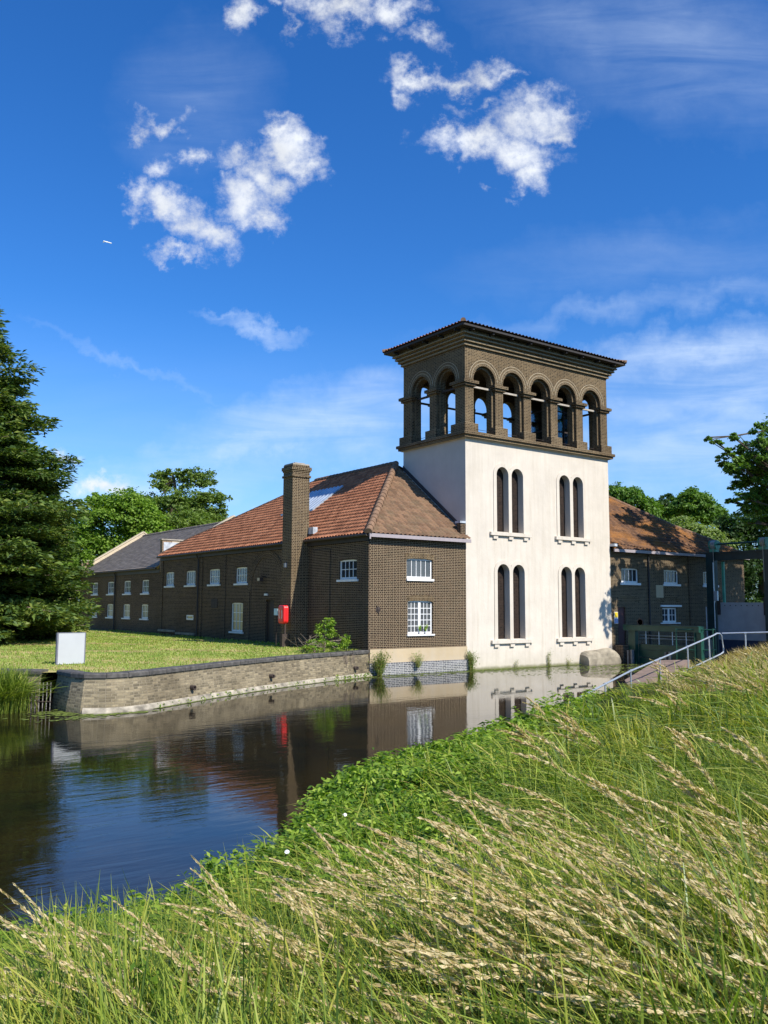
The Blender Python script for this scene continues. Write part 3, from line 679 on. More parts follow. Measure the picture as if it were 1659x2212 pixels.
# rounded stone buttress at the tower's right foot
bt = thing('stone_buttress', (8.9, -.4, 0), 'rounded weathered stone block at the right foot of the cream tower', 'buttress')
q = MB(); prof = [(0,.48),(.10,.60),(.35,.66),(.8,.69),(1.2,.70),(1.7,.76),(2.1,.78),(2.3,.70),(2.44,.56),(2.5,.42)]
for k in range(len(prof)-1):
    (a, ha), (b, hb) = prof[k], prof[k+1]; xa, xb = 7.70+a, 7.70+b
    sec = lambda h: [(-.58,-1.),(-.60,h*.45),(-.54,h*.75),(-.36,h*.93),(-.18,h*1.0),(-.002,h*1.0)]
    A, B = sec(ha), sec(hb)
    for j in range(len(A)-1): q.face([(xa,A[j][0],A[j][1]),(xb,B[j][0],B[j][1]),(xb,B[j+1][0],B[j+1][1]),(xa,A[j+1][0],A[j+1][1])])
for xa, ha in ((7.70,.48),(10.2,.42)):
    q.face([(xa,y,z) for y, z in [(-.58,-1.),(-.60,ha*.45),(-.54,ha*.75),(-.36,ha*.93),(-.18,ha),(-.002,ha),(-.002,-1.)]])
q.build('block', M['stone_grey'], bt)
# ================================================================= LEFT BRICK WING (cottage front + long side), pantiled
wing = thing('brick_wing', (-2.7, 8, 1), 'long dark brick building with orange pantiled roof left of the cream tower', 'building')
TP = .75; sl_ = math.atan(TP); cT, sT = math.cos(sl_), math.sin(sl_)
ZE = 6.20                                    # roof plane height over the wall line
YE = 23.4
fw_ = MB()
wall_holes(fw_, MF(), -WL, 0, 1.10, 6.02, [(-3.47,-1.99,4.14,5.03),(-3.41,-1.98,1.70,3.17)])
fw_.build('front_wall', M['brick_dark'], wing)
q = MB(); q.box(-WL+.001, -.001, -.055, .0, .52, 1.10); q.face([(-WL,0,1.10),(0,0,1.10),(0,.0,1.10),(-WL,.0,1.10)]) if 0 else None
q.build('plinth', M['plinth'], wing)
q = MB(); q.box(-WL-.06, -.002, -.14, -.0, -1.2, .515); q.build('plinth_base', brick('limed_blue_brick', (.06,.065,.08), (.20,.20,.22), (.55,.53,.48), bw=.22, rh=.075, ms=.012, c3=(.55,.53,.5)), wing)
upw = MF()
w_ = window(wing, upw, -3.47, -1.99, 4.14, 5.03, 4, 0, 'glass_grey', True, 'brick_belfry', silldrop=.10, sl=.03)
w_ = window(wing, upw, -3.41, -1.98, 1.70, 3.17, 2, 4, 'glass_grey', True, 'brick_belfry', double=True, silldrop=.07, sl=.06)
for dx in (-.25, .08):
    q = MB(); q.lathe([(.05,0),(.07,.11)], (-2.45+dx, .03, 1.705), n=8)
    po = q.build('flower_pot', M['white'], None); tag(po, 'small white pot with a green plant on the lower cottage window sill, %s one' % ('left' if dx < 0 else 'right'), 'plant pot', 'plant pots on the cottage window sill')
    q = MB()
    for k in range(16):
        a = rnd.uniform(0, 6.28); h = rnd.uniform(.14, .34); rr = rnd.uniform(.02, .13)
        p0 = Vector((-2.45+dx, .03, 1.80)); p1 = p0+Vector((math.cos(a)*rr, -abs(math.sin(a))*rr*.6, h)); s = Vector((.018, 0, 0))
        q.face([p0-s, p0+s, p1+s*.6, p1-s*.6])
    q.build('plant', M['weed'], po)
# long side wall
QW = [(2.36,.98),(12.69,11.37),(16.10,14.73),(19.44,18.06),(22.62,21.32)]
sh = [(min(a,b), max(a,b), 4.09, 4.96) for a, b in QW] + [(11.77,13.15,1.50,3.05),(8.36,9.23,.95,3.20),(18.18,19.18,2.02,2.31)]
sw = MB(); wall_holes(sw, ML(), 0, YE, .9, 6.02, sh, .14)
sw.build('side_wall', M['brick_side'], wing)
for i, (a, b) in enumerate(QW):
    window(wing, ML(), min(a,b), max(a,b), 4.09, 4.96, 3, 1 if i != 3 else 0, 'glass' if i in (0,1,3) else 'glass_grey', True, 'brick_side', frame='white_shade', silldrop=.10, fd=.05)
window(wing, ML(), 11.77, 13.15, 1.50, 3.05, 2, 2, 'glass_curtain', True, 'brick_side', frame='white_shade', fd=.05)
window(wing, ML(), 18.18, 19.18, 2.02, 2.31, 0, 0, 'glass_curtain', False, None, frame='white_shade', sill=False, fd=-.01)
dr = MB(); dr.box(8.36, 9.23, .10, .14, .95, 3.20, M=ML()); do_ = dr.build('door', M['door'], wing)
q = MB(); seg_header(q, ML(), 8.25, 9.34, 3.16); q.build('brick_header', M['brick_side'], do_)
q = MB(); q.lathe([(.02,0),(.025,.05)], (-WL+.10, 8.47, 2.0), ax=Vector((-1,0,0)), n=8); q.build('handle', M['iron'], do_)
# big blind arch round the door
q = MB(); ring(q, ML(), 9.15, 1.68, 2.02, 3.72, -.03, 0, legs=1, zb=3.3); q.build('blind_arch', M['brick_side'], wing)
# shallow pilasters
for a, b, z0_, z1_ in ((5.95,6.6,.9,5.7),(3.1,4.6,.9,5.5),(23.05,23.4,.9,6.0),(17.0,17.3,.9,5.7),(13.9,14.1,.9,5.7),(10.95,11.25,.9,3.6),(.0,.42,.9,5.7)):
    q = MB(); q.box(a, b, -.055, .0, z0_, z1_, M=ML()); q.build('pilaster', M['brick_side'], wing)
q = MB(); q.box(0.02, YE, -.09, .0, 5.72, 6.00, M=ML()); q.build('eaves_course', M['dark_trim'], wing)
for y in (15.35, 15.75):
    pass
q = MB(); q.box(14.9, 15.7, -.03, 0, 2.75, 3.25, M=ML()); q.build('brick_patch', M['brick_gable'] if 0 else M['iron'], wing)
for a, b, z_ in ((20.9,23.35,1.35),(17.7,20.5,1.25)):
    q = MB(); q.box(a, b, -.16, 0, z_-.12, z_, M=ML()); q.build('stone_offset', M['stone_grey'], wing)
# far gable, back walls
q = MB(); q.face([(-WL,YE,.9),(WL,YE,.9),(WL,YE,6.0),(-WL,YE,6.0)]); q.face([(WL,D,.9),(WL,YE,.9),(WL,YE,6.0),(WL,D,6.0)]); q.build('rear_wall', M['brick_side'], wing)
# roof
O_ = .26
zo = ZE - TP*O_
def vL(x): return (x+WL+O_)/cT
outl = [(-O_, 0), (YE+.15, 0), (22.38, vL(-4.5)), (21.5, vL(-3.99)), (20.08, vL(-3.44)), (18.88, vL(-2.77)), (16.28, vL(-1.55)), (13.3, vL(0)), (5.46, vL(0))]
pantile('side_roof', (-WL-O_, 0, zo), (0,1,0), (cT,0,sT), [(u, v) for u, v in outl], M['tile_new'], wing)
def vF(y): return (y+O_)/cT
pantile('front_roof', (0, -O_, zo), (1,0,0), (0,cT,sT), [(-WL-O_,0),(.06,0),(.06,.03+vF(0)),(-.005,vF(0)+.05),(-.005,vF(5.46))], M['tile_old'], wing)
captiles('hip_tiles', (-WL-O_-.02, -O_-.02, zo+.05), (-.05, 5.38, ZE+TP*5.42+.03), M['hip_tile'], wing, r=.16, ph=.42)
captiles('ridge_tiles', (0, 5.5, ZE+TP*5.46+.02), (0, 13.4, ZE+TP*5.46+.02), M['ridge_dark'], wing)
vp = [(0,13.3),(-1.55,16.28),(-2.77,18.88),(-3.44,20.08),(-3.99,21.5),(-4.5,22.38),(-WL-.1,YE+.1)]
for a, b in zip(vp, vp[1:]): captiles('verge_tiles', (a[0],a[1],ZE+TP*(a[0]+WL)+.02), (b[0],b[1],ZE+TP*(b[0]+WL)+.02), M['ridge_dark'], wing, r=.08)
q = MB(); zr0 = ZE+TP*WL
q.face([(0,5.46,zr0),(0,13.3,zr0),(WL+O_,YE,zo),(WL+O_,-.0,zo)]); q.face([(0,13.3,zr0)]+[(x,y,ZE+TP*(x+WL)-.02) for x, y in vp[1:]]+[(WL+O_,YE,zo)])
q.build('rear_roof', M['tile_old'], wing)
q = MB(); q.face([(-WL-O_+.03, -O_+.03, zo-.03),(0.0,-O_+.03,zo-.03),(0.0,0,zo-.03),(-WL,0,zo-.03)]); q.face([(-WL-O_+.03,-O_+.03,zo-.03),(-WL,0,zo-.03),(-WL,YE,zo-.03),(-WL-O_+.03,YE,zo-.03)]); q.build('soffit', M['soffit'], wing)
q = MB(); q.box(-WL-O_+.03, .06, -O_-.05, -O_+.02, zo-.15, zo+.005); q.box(-WL-O_+.03, -WL-O_+.10, -O_-.055, -O_-.02, zo-.24, zo+.004)
q.build('front_gutter', M['fascia'], wing, bevel=.012)
q = MB(); gutter(q, (-WL-O_-.02, -O_+.08, zo-.05), (-WL-O_-.02, YE+.1, zo-.05), .065); q.build('side_gutter', M['dark_trim'], wing)
for y in (17.45,):
    q = MB(); q.tube([(-WL-O_, y, zo-.08), (-WL-.10, y, zo-.45), (-WL-.10, y, .98)], .05, 8); q.build('downpipe', M['dark_trim'], wing)
# flashing where the hipped roof meets the tower
q = MB(); 
for k in range(12):
    ya, yb = .05+k*.4, .05+(k+1)*.4; q.face([(-.012, ya, ZE+TP*ya+.06),(-.012,yb,ZE+TP*yb+.06),(-.012,yb,ZE+TP*yb+.30),(-.012,ya,ZE+TP*ya+.30)])
q.build('flashing', plain('dark_lead_flashing', (.055,.05,.048), .6), wing)
q = MB(); q.box(-.30, -.0, .02, .30, 6.25, 6.78); st_ = q.build('corner_stub', M['brick_side'], wing)
q = MB(); q.box(-.36, .0, -.02, .36, 6.78, 6.88); q.build('stub_coping', M['lead'], st_)
# skylight
sp = [(-3.36,8.2),(-1.46,8.2),(-1.46,11.6),(-3.36,11.6)]
q = MB(); n_ = 9
for k in range(n_):
    ya = 8.2+3.4*k/n_; yb = ya+3.4/n_*.5; yc = 8.2+3.4*(k+1)/n_
    za = lambda x, h: ZE+TP*(x+WL)+h
    for (y1, y2, h1, h2) in ((ya, ya+.05, .10, .16), (ya+.05, yb, .16, .16), (yb, yb+.05, .16, .10), (yb+.05, yc, .10, .10)):
        q.face([(-3.36,y1,za(-3.36,h1)),(-3.36,y2,za(-3.36,h2)),(-1.46,y2,za(-1.46,h2)),(-1.46,y1,za(-1.46,h1))])
q.face([(-3.36,8.2,za(-3.36,0)),(-3.36,11.6,za(-3.36,0)),(-3.36,11.6,za(-3.36,.15)),(-3.36,8.2,za(-3.36,.15))]); q.face([(-3.36,8.2,za(-3.36,0)),(-1.46,8.2,za(-1.46,0)),(-1.46,8.2,za(-1.46,.15)),(-3.36,8.2,za(-3.36,.15))])
q.build('skylight', M['skylight'], wing)
q = MB(); q.box(-5.50,-5.25,4.62,5.03,6.30,6.62); q.build('chimney_flashing', M['lead'], wing)
# chimney
ch = MB(); ch.box(-6.40, -5.465, 5.05, 5.93, .8, 9.60); co_ = ch.build('chimney', M['brick_chim'], wing)
q = MB(); q.box(-6.45,-5.41,5.00,5.98,9.00,9.10); q.box(-6.47,-5.39,4.98,6.00,9.34,9.50); q.box(-6.43,-5.43,5.02,5.96,9.27,9.337); q.build('chimney_band', M['brick_chim'], co_)
q = MB(); q.box(-6.38,-5.48,5.07,5.91,9.602,9.66); q.box(-6.2,-5.66,5.2,5.75,9.662,9.72); q.build('chimney_cap', M['coping_top'], co_, bevel=.02)
q = MB(); q.box(-6.48,-6.402,5.45,5.62,4.72,4.92); q.build('junction_box', M['gate_grey'], co_)
# flood light on the side wall, letterbox light over door, wall tie plate
q = MB(); q.tube([(-WL,9.25,4.35),(-WL-.28,9.25,4.42)], .03, 6); lo2 = q.build('floodlight', M['iron'], wing)
q = MB(); q.box(-WL-.42,-WL-.22,9.12,9.42,4.14,4.34); q.build('lamp_head', M['iron'], lo2); q = MB(); q.box(-WL-.425,-WL-.421,9.15,9.39,4.17,4.31); q.build('lamp_lens', M['coping_cream'], lo2)
q = MB(); q.box(-WL-.08,-WL,9.0,9.28,3.42,3.52); q.build('door_light', M['white_shade'], wing)
q = MB(); q.lathe([(.13,0),(.13,.02),(.05,.035),(.03,.06)], (-5.02,-.0,2.78), ax=Vector((0,-1,0)), n=10); q.tube([(-5.10,-.03,2.95),(-4.98,-.04,2.58)], .02, 6); q.build('wall_tie_plate', M['iron'], wing)
# ================================================================= SLATE-ROOFED FAR BUILDING
slate = thing('slate_roofed_building', (-3, 32, 1), 'far dark brick building with grey slate roof between two pale copings', 'building')
Y2, Y3 = 23.62, 40.6; SE, SP = 5.35, .63; cS, sS = math.cos(math.atan(SP)), math.sin(math.atan(SP)); XR = -.45
SW = [(26.88,25.61),(30.41,29.05),(33.91,32.55),(37.51,36.2)]
holes = [(min(a,b), max(a,b), 3.66, 4.56) for a, b in SW] + [(min(a,b), max(a,b), 1.97, 2.92) for a, b in SW]
q = MB(); wall_holes(q, ML(-WL+.03), Y2-.2, Y3, .9, 5.25, holes, .14); q.build('side_wall', M['brick_side'], slate)
for i, (a, b) in enumerate(SW):
    window(slate, ML(-WL+.03), min(a,b), max(a,b), 3.66, 4.56, 3, 1, 'glass_grey', True, 'brick_side', frame='white_shade', fd=.05)
    window(slate, ML(-WL+.03), min(a,b), max(a,b), 1.97, 2.92, 3, 1, 'glass_curtain', True, 'brick_side', frame='white_shade', fd=.05)
q = MB(); q.box(Y2, Y3, -.07, .0, 4.98, 5.24, M=ML(-WL+.03)); q.build('eaves_course', M['dark_trim'], slate)
for y in (32.0,):
    q = MB(); q.tube([(-WL-.2, y, 5.25), (-WL-.08, y, 4.95), (-WL-.08, y, 1.0)], .055, 8); q.build('downpipe', M['dark_trim'], slate)
q = MB(); q.tube([(-WL-.22, Y2+.2, 5.26), (-WL-.22, Y3-.1, 5.26)], .06, 8); q.build('gutter', M['dark_trim'], slate)
def slz(x): return SE+SP*(x+WL+.2)
pantile('slate_roof', (-WL-.22, Y2+.16, slz(-WL-.22)), (0,1,0), (cS,0,sS), [(0,0),(Y3-Y2-.2,0),(Y3-Y2-.2,(XR+WL+.22)/cS),(0,(XR+WL+.22)/cS)], M['slate'], slate, pw=.3, ph=.22, amp=.0015, step=.016, sub=1)
q = MB(); q.face([(XR,Y2,slz(XR)),(XR,Y3,slz(XR)),(XR+5.2,Y3,5.3),(XR+5.2,Y2,5.3)]); q.build('rear_roof', M['slate'], slate)
captiles('ridge_tiles', (XR, Y2+.3, slz(XR)), (XR, Y3-.2, slz(XR)), M['slate'], slate, r=.10)
for y, zb, xs in ((Y2-.1, 7.16, -3.42), (Y3-.1, 6.44, -4.45)):
    q = MB(); t_ = .34
    pts = [(-WL-.02, 5.0), (-WL-.02, zb), (xs-.35, zb)] 
    q.box(-WL-.02, -WL+.62, y-t_/2-.02, y+t_/2+.02, 5.0, zb-.08); stub = q.build('gable_stub', M['brick_gable'], slate)
    q = MB(); q.box(-WL-.10, xs, y-t_/2-.07, y+t_/2+.07, zb-.078, zb); q.build('stub_cap', M['coping_top'], stub)
    q = MB(); off = .30
    # raking parapet: pale faces with a weathered top
    a, b, c = (-WL+.64, slz(-WL+.64)), (XR, slz(XR)), (XR+5.2, 5.3)
    for yy in (y-t_/2, y+t_/2):
        q.face([(a[0],yy,5.0),(b[0],yy,5.0),(b[0],yy,b[1]+off),(xs,yy,slz(xs)+off),(xs,yy,zb-.08),(a[0],yy,zb-.08)]); q.face([(b[0],yy,5.0),(c[0],yy,5.0),(c[0],yy,c[1]+off),(b[0],yy,b[1]+off)])
    q.build('raking_parapet', M['coping_cream'], slate)
    q = MB()
    for (p1, p2) in (((xs-.2, slz(xs-.2)+off), (b[0], b[1]+off)), ((b[0], b[1]+off), (c[0], c[1]+off))):
        for z1_, z2_ in ((0, .08),):
            P = [(p1[0],y-t_/2-.06,p1[1]),(p2[0],y-t_/2-.06,p2[1]),(p2[0],y+t_/2+.06,p2[1]),(p1[0],y+t_/2+.06,p1[1])]
            Q = [(x,yy,z+.09) for x, yy, z in P]
            q.face(Q); q.face(P[::-1])
            for k in range(4): q.face([P[k],P[(k+1)%4],Q[(k+1)%4],Q[k]])
    q.build('coping', M['coping_cream'], slate)
q = MB(); q.face([(-WL,Y3,.9),(XR+5.2,Y3,.9),(XR+5.2,Y3,5.3),(-WL,Y3,5.3)]); q.build('far_wall', M['brick_side'], slate)
q = MB(); q.box(-5.4,-4.2,Y2-.32,Y2-.28,6.25,6.95); q.build('flashing', M['lead'], slate)
# ================================================================= RIGHT BRICK WING
rw = thing('right_brick_wing', (16, 4, 1), 'brick building with orange lichened roof in dappled shade right of the cream tower', 'building')
XE = 22.9
RW = [(11.12,12.60),(14.84,16.22),(18.60,19.98)]
holes = [(a, b, 4.23, 5.02) for a, b in RW] + [(10.78,11.42,.92,2.92), (14.62,15.98,2.06,2.88), (18.75,20.0,.92,2.95)]
q = MB(); wall_holes(q, MF(), T, XE, -1.2, 6.05, holes); q.build('front_wall', M['brick_chim'], rw)
for a, b in RW: window(rw, MF(), a, b, 4.23, 5.02, 3, 0, 'glass', True, 'brick_belfry', silldrop=.12, sl=.1)
window(rw, MF(), 14.62, 15.98, 2.06, 2.88, 1, 1, 'glass', False, None, double=True, silldrop=.07, sl=.2)
q = MB(); q.box(14.45, 16.35, -.06, .02, 2.94, 3.04); q.build('window_hood', M['white'], rw)
for a, b in ((10.75,12.6),(14.4,16.3),(18.5,20.4)):
    q = MB(); seg_header(q, MF(), a, b, 3.14, .26, .16); q.build('brick_header', M['brick_belfry'], rw)
q = MB(); q.box(10.78, 11.42, .09, .13, .92, 2.92); q.build('door', M['door_maroon'], rw)
q = MB(); q.box(18.75, 20.0, .09, .13, .92, 2.95); q.build('door', M['door'], rw); q = MB(); q.box(18.75,18.85,.0,.09,.92,2.95); q.build('door_frame', M['gate_grey'], rw)
q = MB(); q.tube([(13.42,-.30,6.0),(13.42,-.06,5.75),(13.42,-.06,.9)], .05, 8); q.build('downpipe', M['dark_trim'], rw)
for a in (17.1,): q = MB(); q.box(a, a+.14, -.08, 0, .9, 5.9); q.build('pilaster', M['brick_side'], rw)
q = MB(); q.box(14.1,14.75,-.012,0,3.45,4.15); q.build('brick_patch', M['plinth'], rw)
q = MB(); q.box(T+.03, XE+.2, -O_-.05, -O_+.02, zo-.15, zo+.005); q.build('gutter', M['fascia'], rw, bevel=.012)
q = MB(); q.face([(T,-O_+.02,zo-.03),(XE+.2,-O_+.02,zo-.03),(XE,0,zo-.03),(T,0,zo-.03)]); q.build('soffit', M['soffit'], rw)
q = MB(); q.box(T+.0, T+.25, -O_-.06, .15, 6.14, 6.28); q.build('corner_flashing', M['lead'], rw)
pantile('front_roof', (0, -O_, zo), (1,0,0), (0,cT,sT), [(T+.0,0),(XE+.3,0),(21.24,vF(1.15)),(19.07,vF(2.2)),(15.93,vF(4.58)),(14.8,vF(5.46)),(T,vF(5.46))], M['tile_lichen'], rw)
hp = [(XE+.3,-O_),(21.24,1.15),(19.07,2.2),(15.93,4.58),(14.8,5.46),(T,5.46)]
for a, b in zip(hp, hp[1:]): captiles('hip_tiles', (a[0],a[1],ZE+TP*a[1]+.02), (b[0],b[1],ZE+TP*b[1]+.02), M['hip_tile'], rw, r=.11)
q = MB(); q.face([(x,y,ZE+TP*y-.02) for x, y in hp]+[(T,11,zo),(XE+.3,11,zo)]); q.build('rear_roof', M['tile_old'], rw)
q = MB(); q.face([(XE,0,-1.2),(XE,11,-1.2),(XE,11,6.0),(XE,0,6.0)]); q.face([(T,11,.9),(XE,11,.9),(XE,11,6),(T,11,6)]); q.build('rear_wall', M['brick_side'], rw)
# notice on the wall by the door
nt = thing('notice', (10.62,-.02,2.3), 'small yellow and blue notice beside the maroon door right of the tower', 'sign')
q = MB(); q.box(10.44,10.74,-.03,-.001,2.05,2.66); q.build('board', M['white'], nt)
q = MB(); q.box(10.46,10.72,-.034,-.031,2.36,2.64); q.build('yellow_panel', M['yellow'], nt); q = MB(); q.box(10.46,10.72,-.034,-.031,2.08,2.30); q.build('blue_panel', M['blue'], nt)
q = MB()
for z_ in (2.13,2.19,2.25): q.box(10.49,10.69,-.037,-.035,z_-.012,z_+.012)
q.build('lettering', M['white'], nt)
# ================================================================= GROUND, RIVER, RIVER WALL
WP = [(-90,66),(-40,16),(-27,3.35),(-22,-1.7),(-19.75,-3.95),(-19.32,-4.10),(-19.30,-4.7),(-19.28,-5.35),(-19.1,-5.85),(-18.6,-6.12),(-18.0,-6.08),(-17.3,-5.75),(-16.6,-5.32),(-15.8,-4.82),(-14.9,-4.25),(-14,-3.72),(-12.3,-2.80),(-10.2,-1.80),(-8,-.88),(-6.6,-.36),(-5.52,.02)]
def polyobj(name, pts, z, mat, kind='structure'):
    from mathutils.geometry import tessellate_polygon
    V = [Vector((x, y, z)) for x, y in pts]; tr = tessellate_polygon([V])
    V = np.array([[x, y, z] for x, y in pts], float); F = np.array(tr)
    a, b, c = V[F[:,0]], V[F[:,1]], V[F[:,2]]; fl = np.cross(b-a, c-a)[:,2] < 0; F[fl] = F[fl][:, ::-1]
    o = npmesh(name, V, F, mat, uv=V[:, :2]); return tag(o, kind=kind)
GZ = 1.0
polyobj('lawn', WP + [(-WL+.01, .02), (XE+.1, .02), (40, .02), (40, -80), (3000, -80), (3000, 4000), (-3000, 4000), (-3000, 66)], GZ, M['lawn'])
polyobj('river_bed', [(-400,-400),(400,-400),(400,400),(-400,400)], -1.3, M['bed'])
q = MB(); q.face([(-300,-200,0),(60,-200,0),(60,200,0),(-300,200,0)]); tag(q.build('river', M['water']), kind='structure')
rwall = thing('river_wall', (-14,-3.7,0), 'curved coursed stone river wall with black coping below the lawn', 'wall')
def offset(path, d):
    out = []
    for i, p in enumerate(path):
        a = Vector(path[max(i-1,0)]); b = Vector(path[min(i+1,len(path)-1)]); t = (b-a).normalized(); n = Vector((t.y, -t.x))
        out.append((p[0]+n.x*d, p[1]+n.y*d))
    return out
def wallmesh(path, prof, mb, uoff=0):
    rings = [offset(path, d) for d, z in prof]; s = 0
    for i in range(len(path)-1):
        l = math.hypot(path[i+1][0]-path[i][0], path[i+1][1]-path[i][1])
        for j in range(len(prof)-1):
            (a, b), (c, d) = (rings[j][i], rings[j][i+1]), (rings[j+1][i], rings[j+1][i+1])
            mb.face([(*a,prof[j][1]),(*b,prof[j][1]),(*d,prof[j+1][1]),(*c,prof[j+1][1])], [(s,prof[j][1]-prof[j][0]),(s+l,prof[j][1]-prof[j][0]),(s+l,prof[j+1][1]-prof[j+1][0]),(s,prof[j+1][1]-prof[j+1][0])])
        s += l
main = WP[5:]; leftp = WP[1:5]
q = MB(); wallmesh(main, [(.20,-1.2),(.16,.16),(.02,.945),(-.3,.945)], q); wallmesh(leftp, [(.12,-1.2),(.10,.1),(.02,.945),(-.3,.945)], q)
q.build('stone_face', M['stone_wall'], rwall)
q = MB(); wallmesh(main[3:], [(.26,-1.2),(.26,.03),(.22,.10),(.14,.17)], q); q.build('limed_footing', M['stone_base'], rwall)
# coping of separate long blocks
def coping(path, name='coping'):
    q = MB(); acc = []
    for (a, b) in zip(path, path[1:]):
        l = math.hypot(b[0]-a[0], b[1]-a[1]); n = max(1, round(l/1.0))
        for k in range(n): acc.append((a[0]+(b[0]-a[0])*k/n, a[1]+(b[1]-a[1])*k/n))
    acc.append(path[-1]); o, i = offset(acc, .07), offset(acc, -.36)
    for k in range(len(acc)-1):
        g = .012; P = []
        for p, p2 in ((o[k], o[k+1]), (i[k], i[k+1])):
            for t in (g, 1-g): P.append((p[0]+(p2[0]-p[0])*t, p[1]+(p2[1]-p[1])*t))
        zt = 1.075 + rnd.uniform(-.006, .006); A, B, C, Dd = P[0], P[1], P[3], P[2]
        bot = [(*x, .947) for x in (A,B,C,Dd)]; md = [(*x, zt-.035) for x in (A,B)]; top = [(x[0]*.93+y[0]*.07, x[1]*.93+y[1]*.07, zt) for x, y in ((A,Dd),(B,C))] + [(*C, zt), (*Dd, zt)]
        q.face([bot[0],bot[1],md[1],md[0]]); q.face([md[0],md[1],top[1],top[0]]); q.face(top); q.face([bot[1],bot[2],top[2],top[1],md[1]]); q.face([bot[3],bot[0],md[0],top[0],top[3]]); q.face([bot[2],bot[3],top[3],top[2]]); q.face(bot[::-1])
    return q.build(name, M['coping_dark'], rwall)
coping(main); coping(WP[2:5])
for x, y, z_ in ((-15.55,-4.72,.42),(-11.6,-2.52,.44),(-6.55,-.42,.40)):
    q = MB(); d_ = Vector((.45,-.88,0)).normalized(); q.lathe([(.055,-.1),(.075,-.1),(.075,.22),(.05,.22),(.05,.0)], (x,y,z_), ax=d_, n=12); q.build('outfall_pipe', M['iron'], rwall)
# trash screen in the notch of the wall
ts = thing('trash_screen', (-20,-3.75,0), 'rusty upright bars across the notch at the left end of the stone wall', 'grille')
for k in range(13):
    x = -20.62 + k*.085; y = -3.30 - k*.068
    q = MB(); q.box(x-.012, x+.012, y-.012-.25, y+.012-.25, -.3, .74); q.build('bar', M['wood_grey'], ts)
q = MB(); q.tube([(-20.64,-3.54,.66),(-19.58,-4.39,.66)], .02, 6); q.tube([(-20.64,-3.54,.2),(-19.58,-4.39,.2)], .02, 6); q.build('cross_bar', M['iron'], ts)
# ------------------------------------------------- the near bank: one grid
VS = [(-3000,2400),(-300,2200),(0,1985),(100,1975),(200,1950),(330,1918),(420,1885),(480,1838),(560,1806),(640,1775),(690,1730),(710,1690),(760,1650),(830,1625),(900,1612),(1000,1602),(1080,1562),(1150,1525),(1230,1502),(1300,1488),(1400,1466),(1450,1449),(1500,1436),(1560,1420),(1659,1400),(2200,1370),(4000,1350)]
vsu = np.array([a for a, b in VS], float); vsv = np.array([b for a, b in VS], float)
SHORE = np.array([(-60,-20),(-34,-23),(-26.5,-23.4),(-25.0,-23.0),(-24.1,-22.9),(-23.2,-22.6),(-22.6,-22.1),(-21.6,-21.5),(-20.8,-20.8),(-20.1,-19.95),(-19.1,-19.0),(-18.0,-18.3),(-16.3,-17.9),(-13.4,-16.2),(-10.2,-13.9),(-7.0,-12.2),(-4.4,-11.0),(-2.0,-9.7),(.8,-8.3),(5.0,-6.6),(9.0,-5.1),(11.0,-4.75),(40,-4.75)], float)
def camuv(X, Y, Z):
    d = np.stack([X-CX, Y-CY, Z-CZ], -1); z = d@np.array(fw); return 829.5+FD*(d@np.array(RT))/z, 1106-FD*(d@np.array(UP))/z, z
def shore_dist(X, Y):
    best = np.full(X.shape, 1e9); side = np.zeros(X.shape)
    for (x1, y1), (x2, y2) in zip(SHORE, SHORE[1:]):
        dx, dy = x2-x1, y2-y1; l2 = dx*dx+dy*dy
        t = np.clip(((X-x1)*dx+(Y-y1)*dy)/l2, 0, 1); px, py = x1+t*dx, y1+t*dy
        d = np.hypot(X-px, Y-py); s = np.sign(dy*(X-x1) - dx*(Y-y1))   # >0: the camera's side
        m_ = d < best; best = np.where(m_, d, best); side = np.where(m_, s, side)
    return best*side
def bank_h(X, Y):
    d = shore_dist(X, Y)
    h = np.where(d > 0, 1.30*np.clip(d/5.5, 0, 1)**.9, np.maximum(-.9, d*.9))
    dep = (X-CX)*math.sin(YAW)+(Y-CY)*math.cos(YAW); lat = (X-CX)*math.cos(YAW)-(Y-CY)*math.sin(YAW)
    dd = np.maximum(dep, .5); u = 829.5 + FD*lat/dd
    vs = np.interp(u, vsu, vsv); sl = (vs-1310)/FD
    cap = 3.0 - sl*dd - np.where(dep < 20, .62, .50)
    cap = np.where(dep > 3, np.maximum(cap, .05+0*cap), 9)
    far = np.clip((d-3)/3, 0, 1)
    h2 = np.where(d > 0, np.minimum(h, cap), h)
    h2 = h2 + (.10*np.sin(X*1.7+Y*.9)*np.sin(Y*1.3-X*.4) + .07*np.sin(X*4.1+1.3*np.sin(Y*2.2))*np.sin(Y*3.7+X) - .05)*np.clip(d*.7, 0, 1)
    return np.where((d > 0) & (h2 < .04), .04, h2)
gx = np.concatenate([np.linspace(-60,-34,27)[:-1], np.arange(-34, 12, .3), np.arange(12, 41, 1.), [60,120,400,1500]])
gy = np.concatenate([[-1500,-400,-150,-80,-60,-50,-42], np.arange(-38, -3.5, .3)])
X_, Y_ = np.meshgrid(gx, gy); H_ = bank_h(X_, Y_); H_ = np.where(X_ > 40, 1.3, H_)
nx = len(gx); I = (np.arange(len(gy)-1)[:, None]*nx + np.arange(nx-1)[None, :]); F_ = np.stack([I, I+1, I+nx+1, I+nx], -1).reshape(-1, 4)
V_ = np.stack([X_, Y_, H_], -1).reshape(-1, 3)
tag(npmesh('bank', V_, F_, M['bank'], smooth=True, uv=V_[:, :2]), kind='structure')
q = MB(); pp = [(-.6,-9.55,.10),(1.2,-7.95,.10),(5.6,-6.25,.62),(6.3,-7.4,.68),(3.2,-8.75,.33)]
q.face([pp[0],pp[1],pp[2],pp[3],pp[4]]); q.face([(x,y,-.5) for x,y,z in pp][::-1])
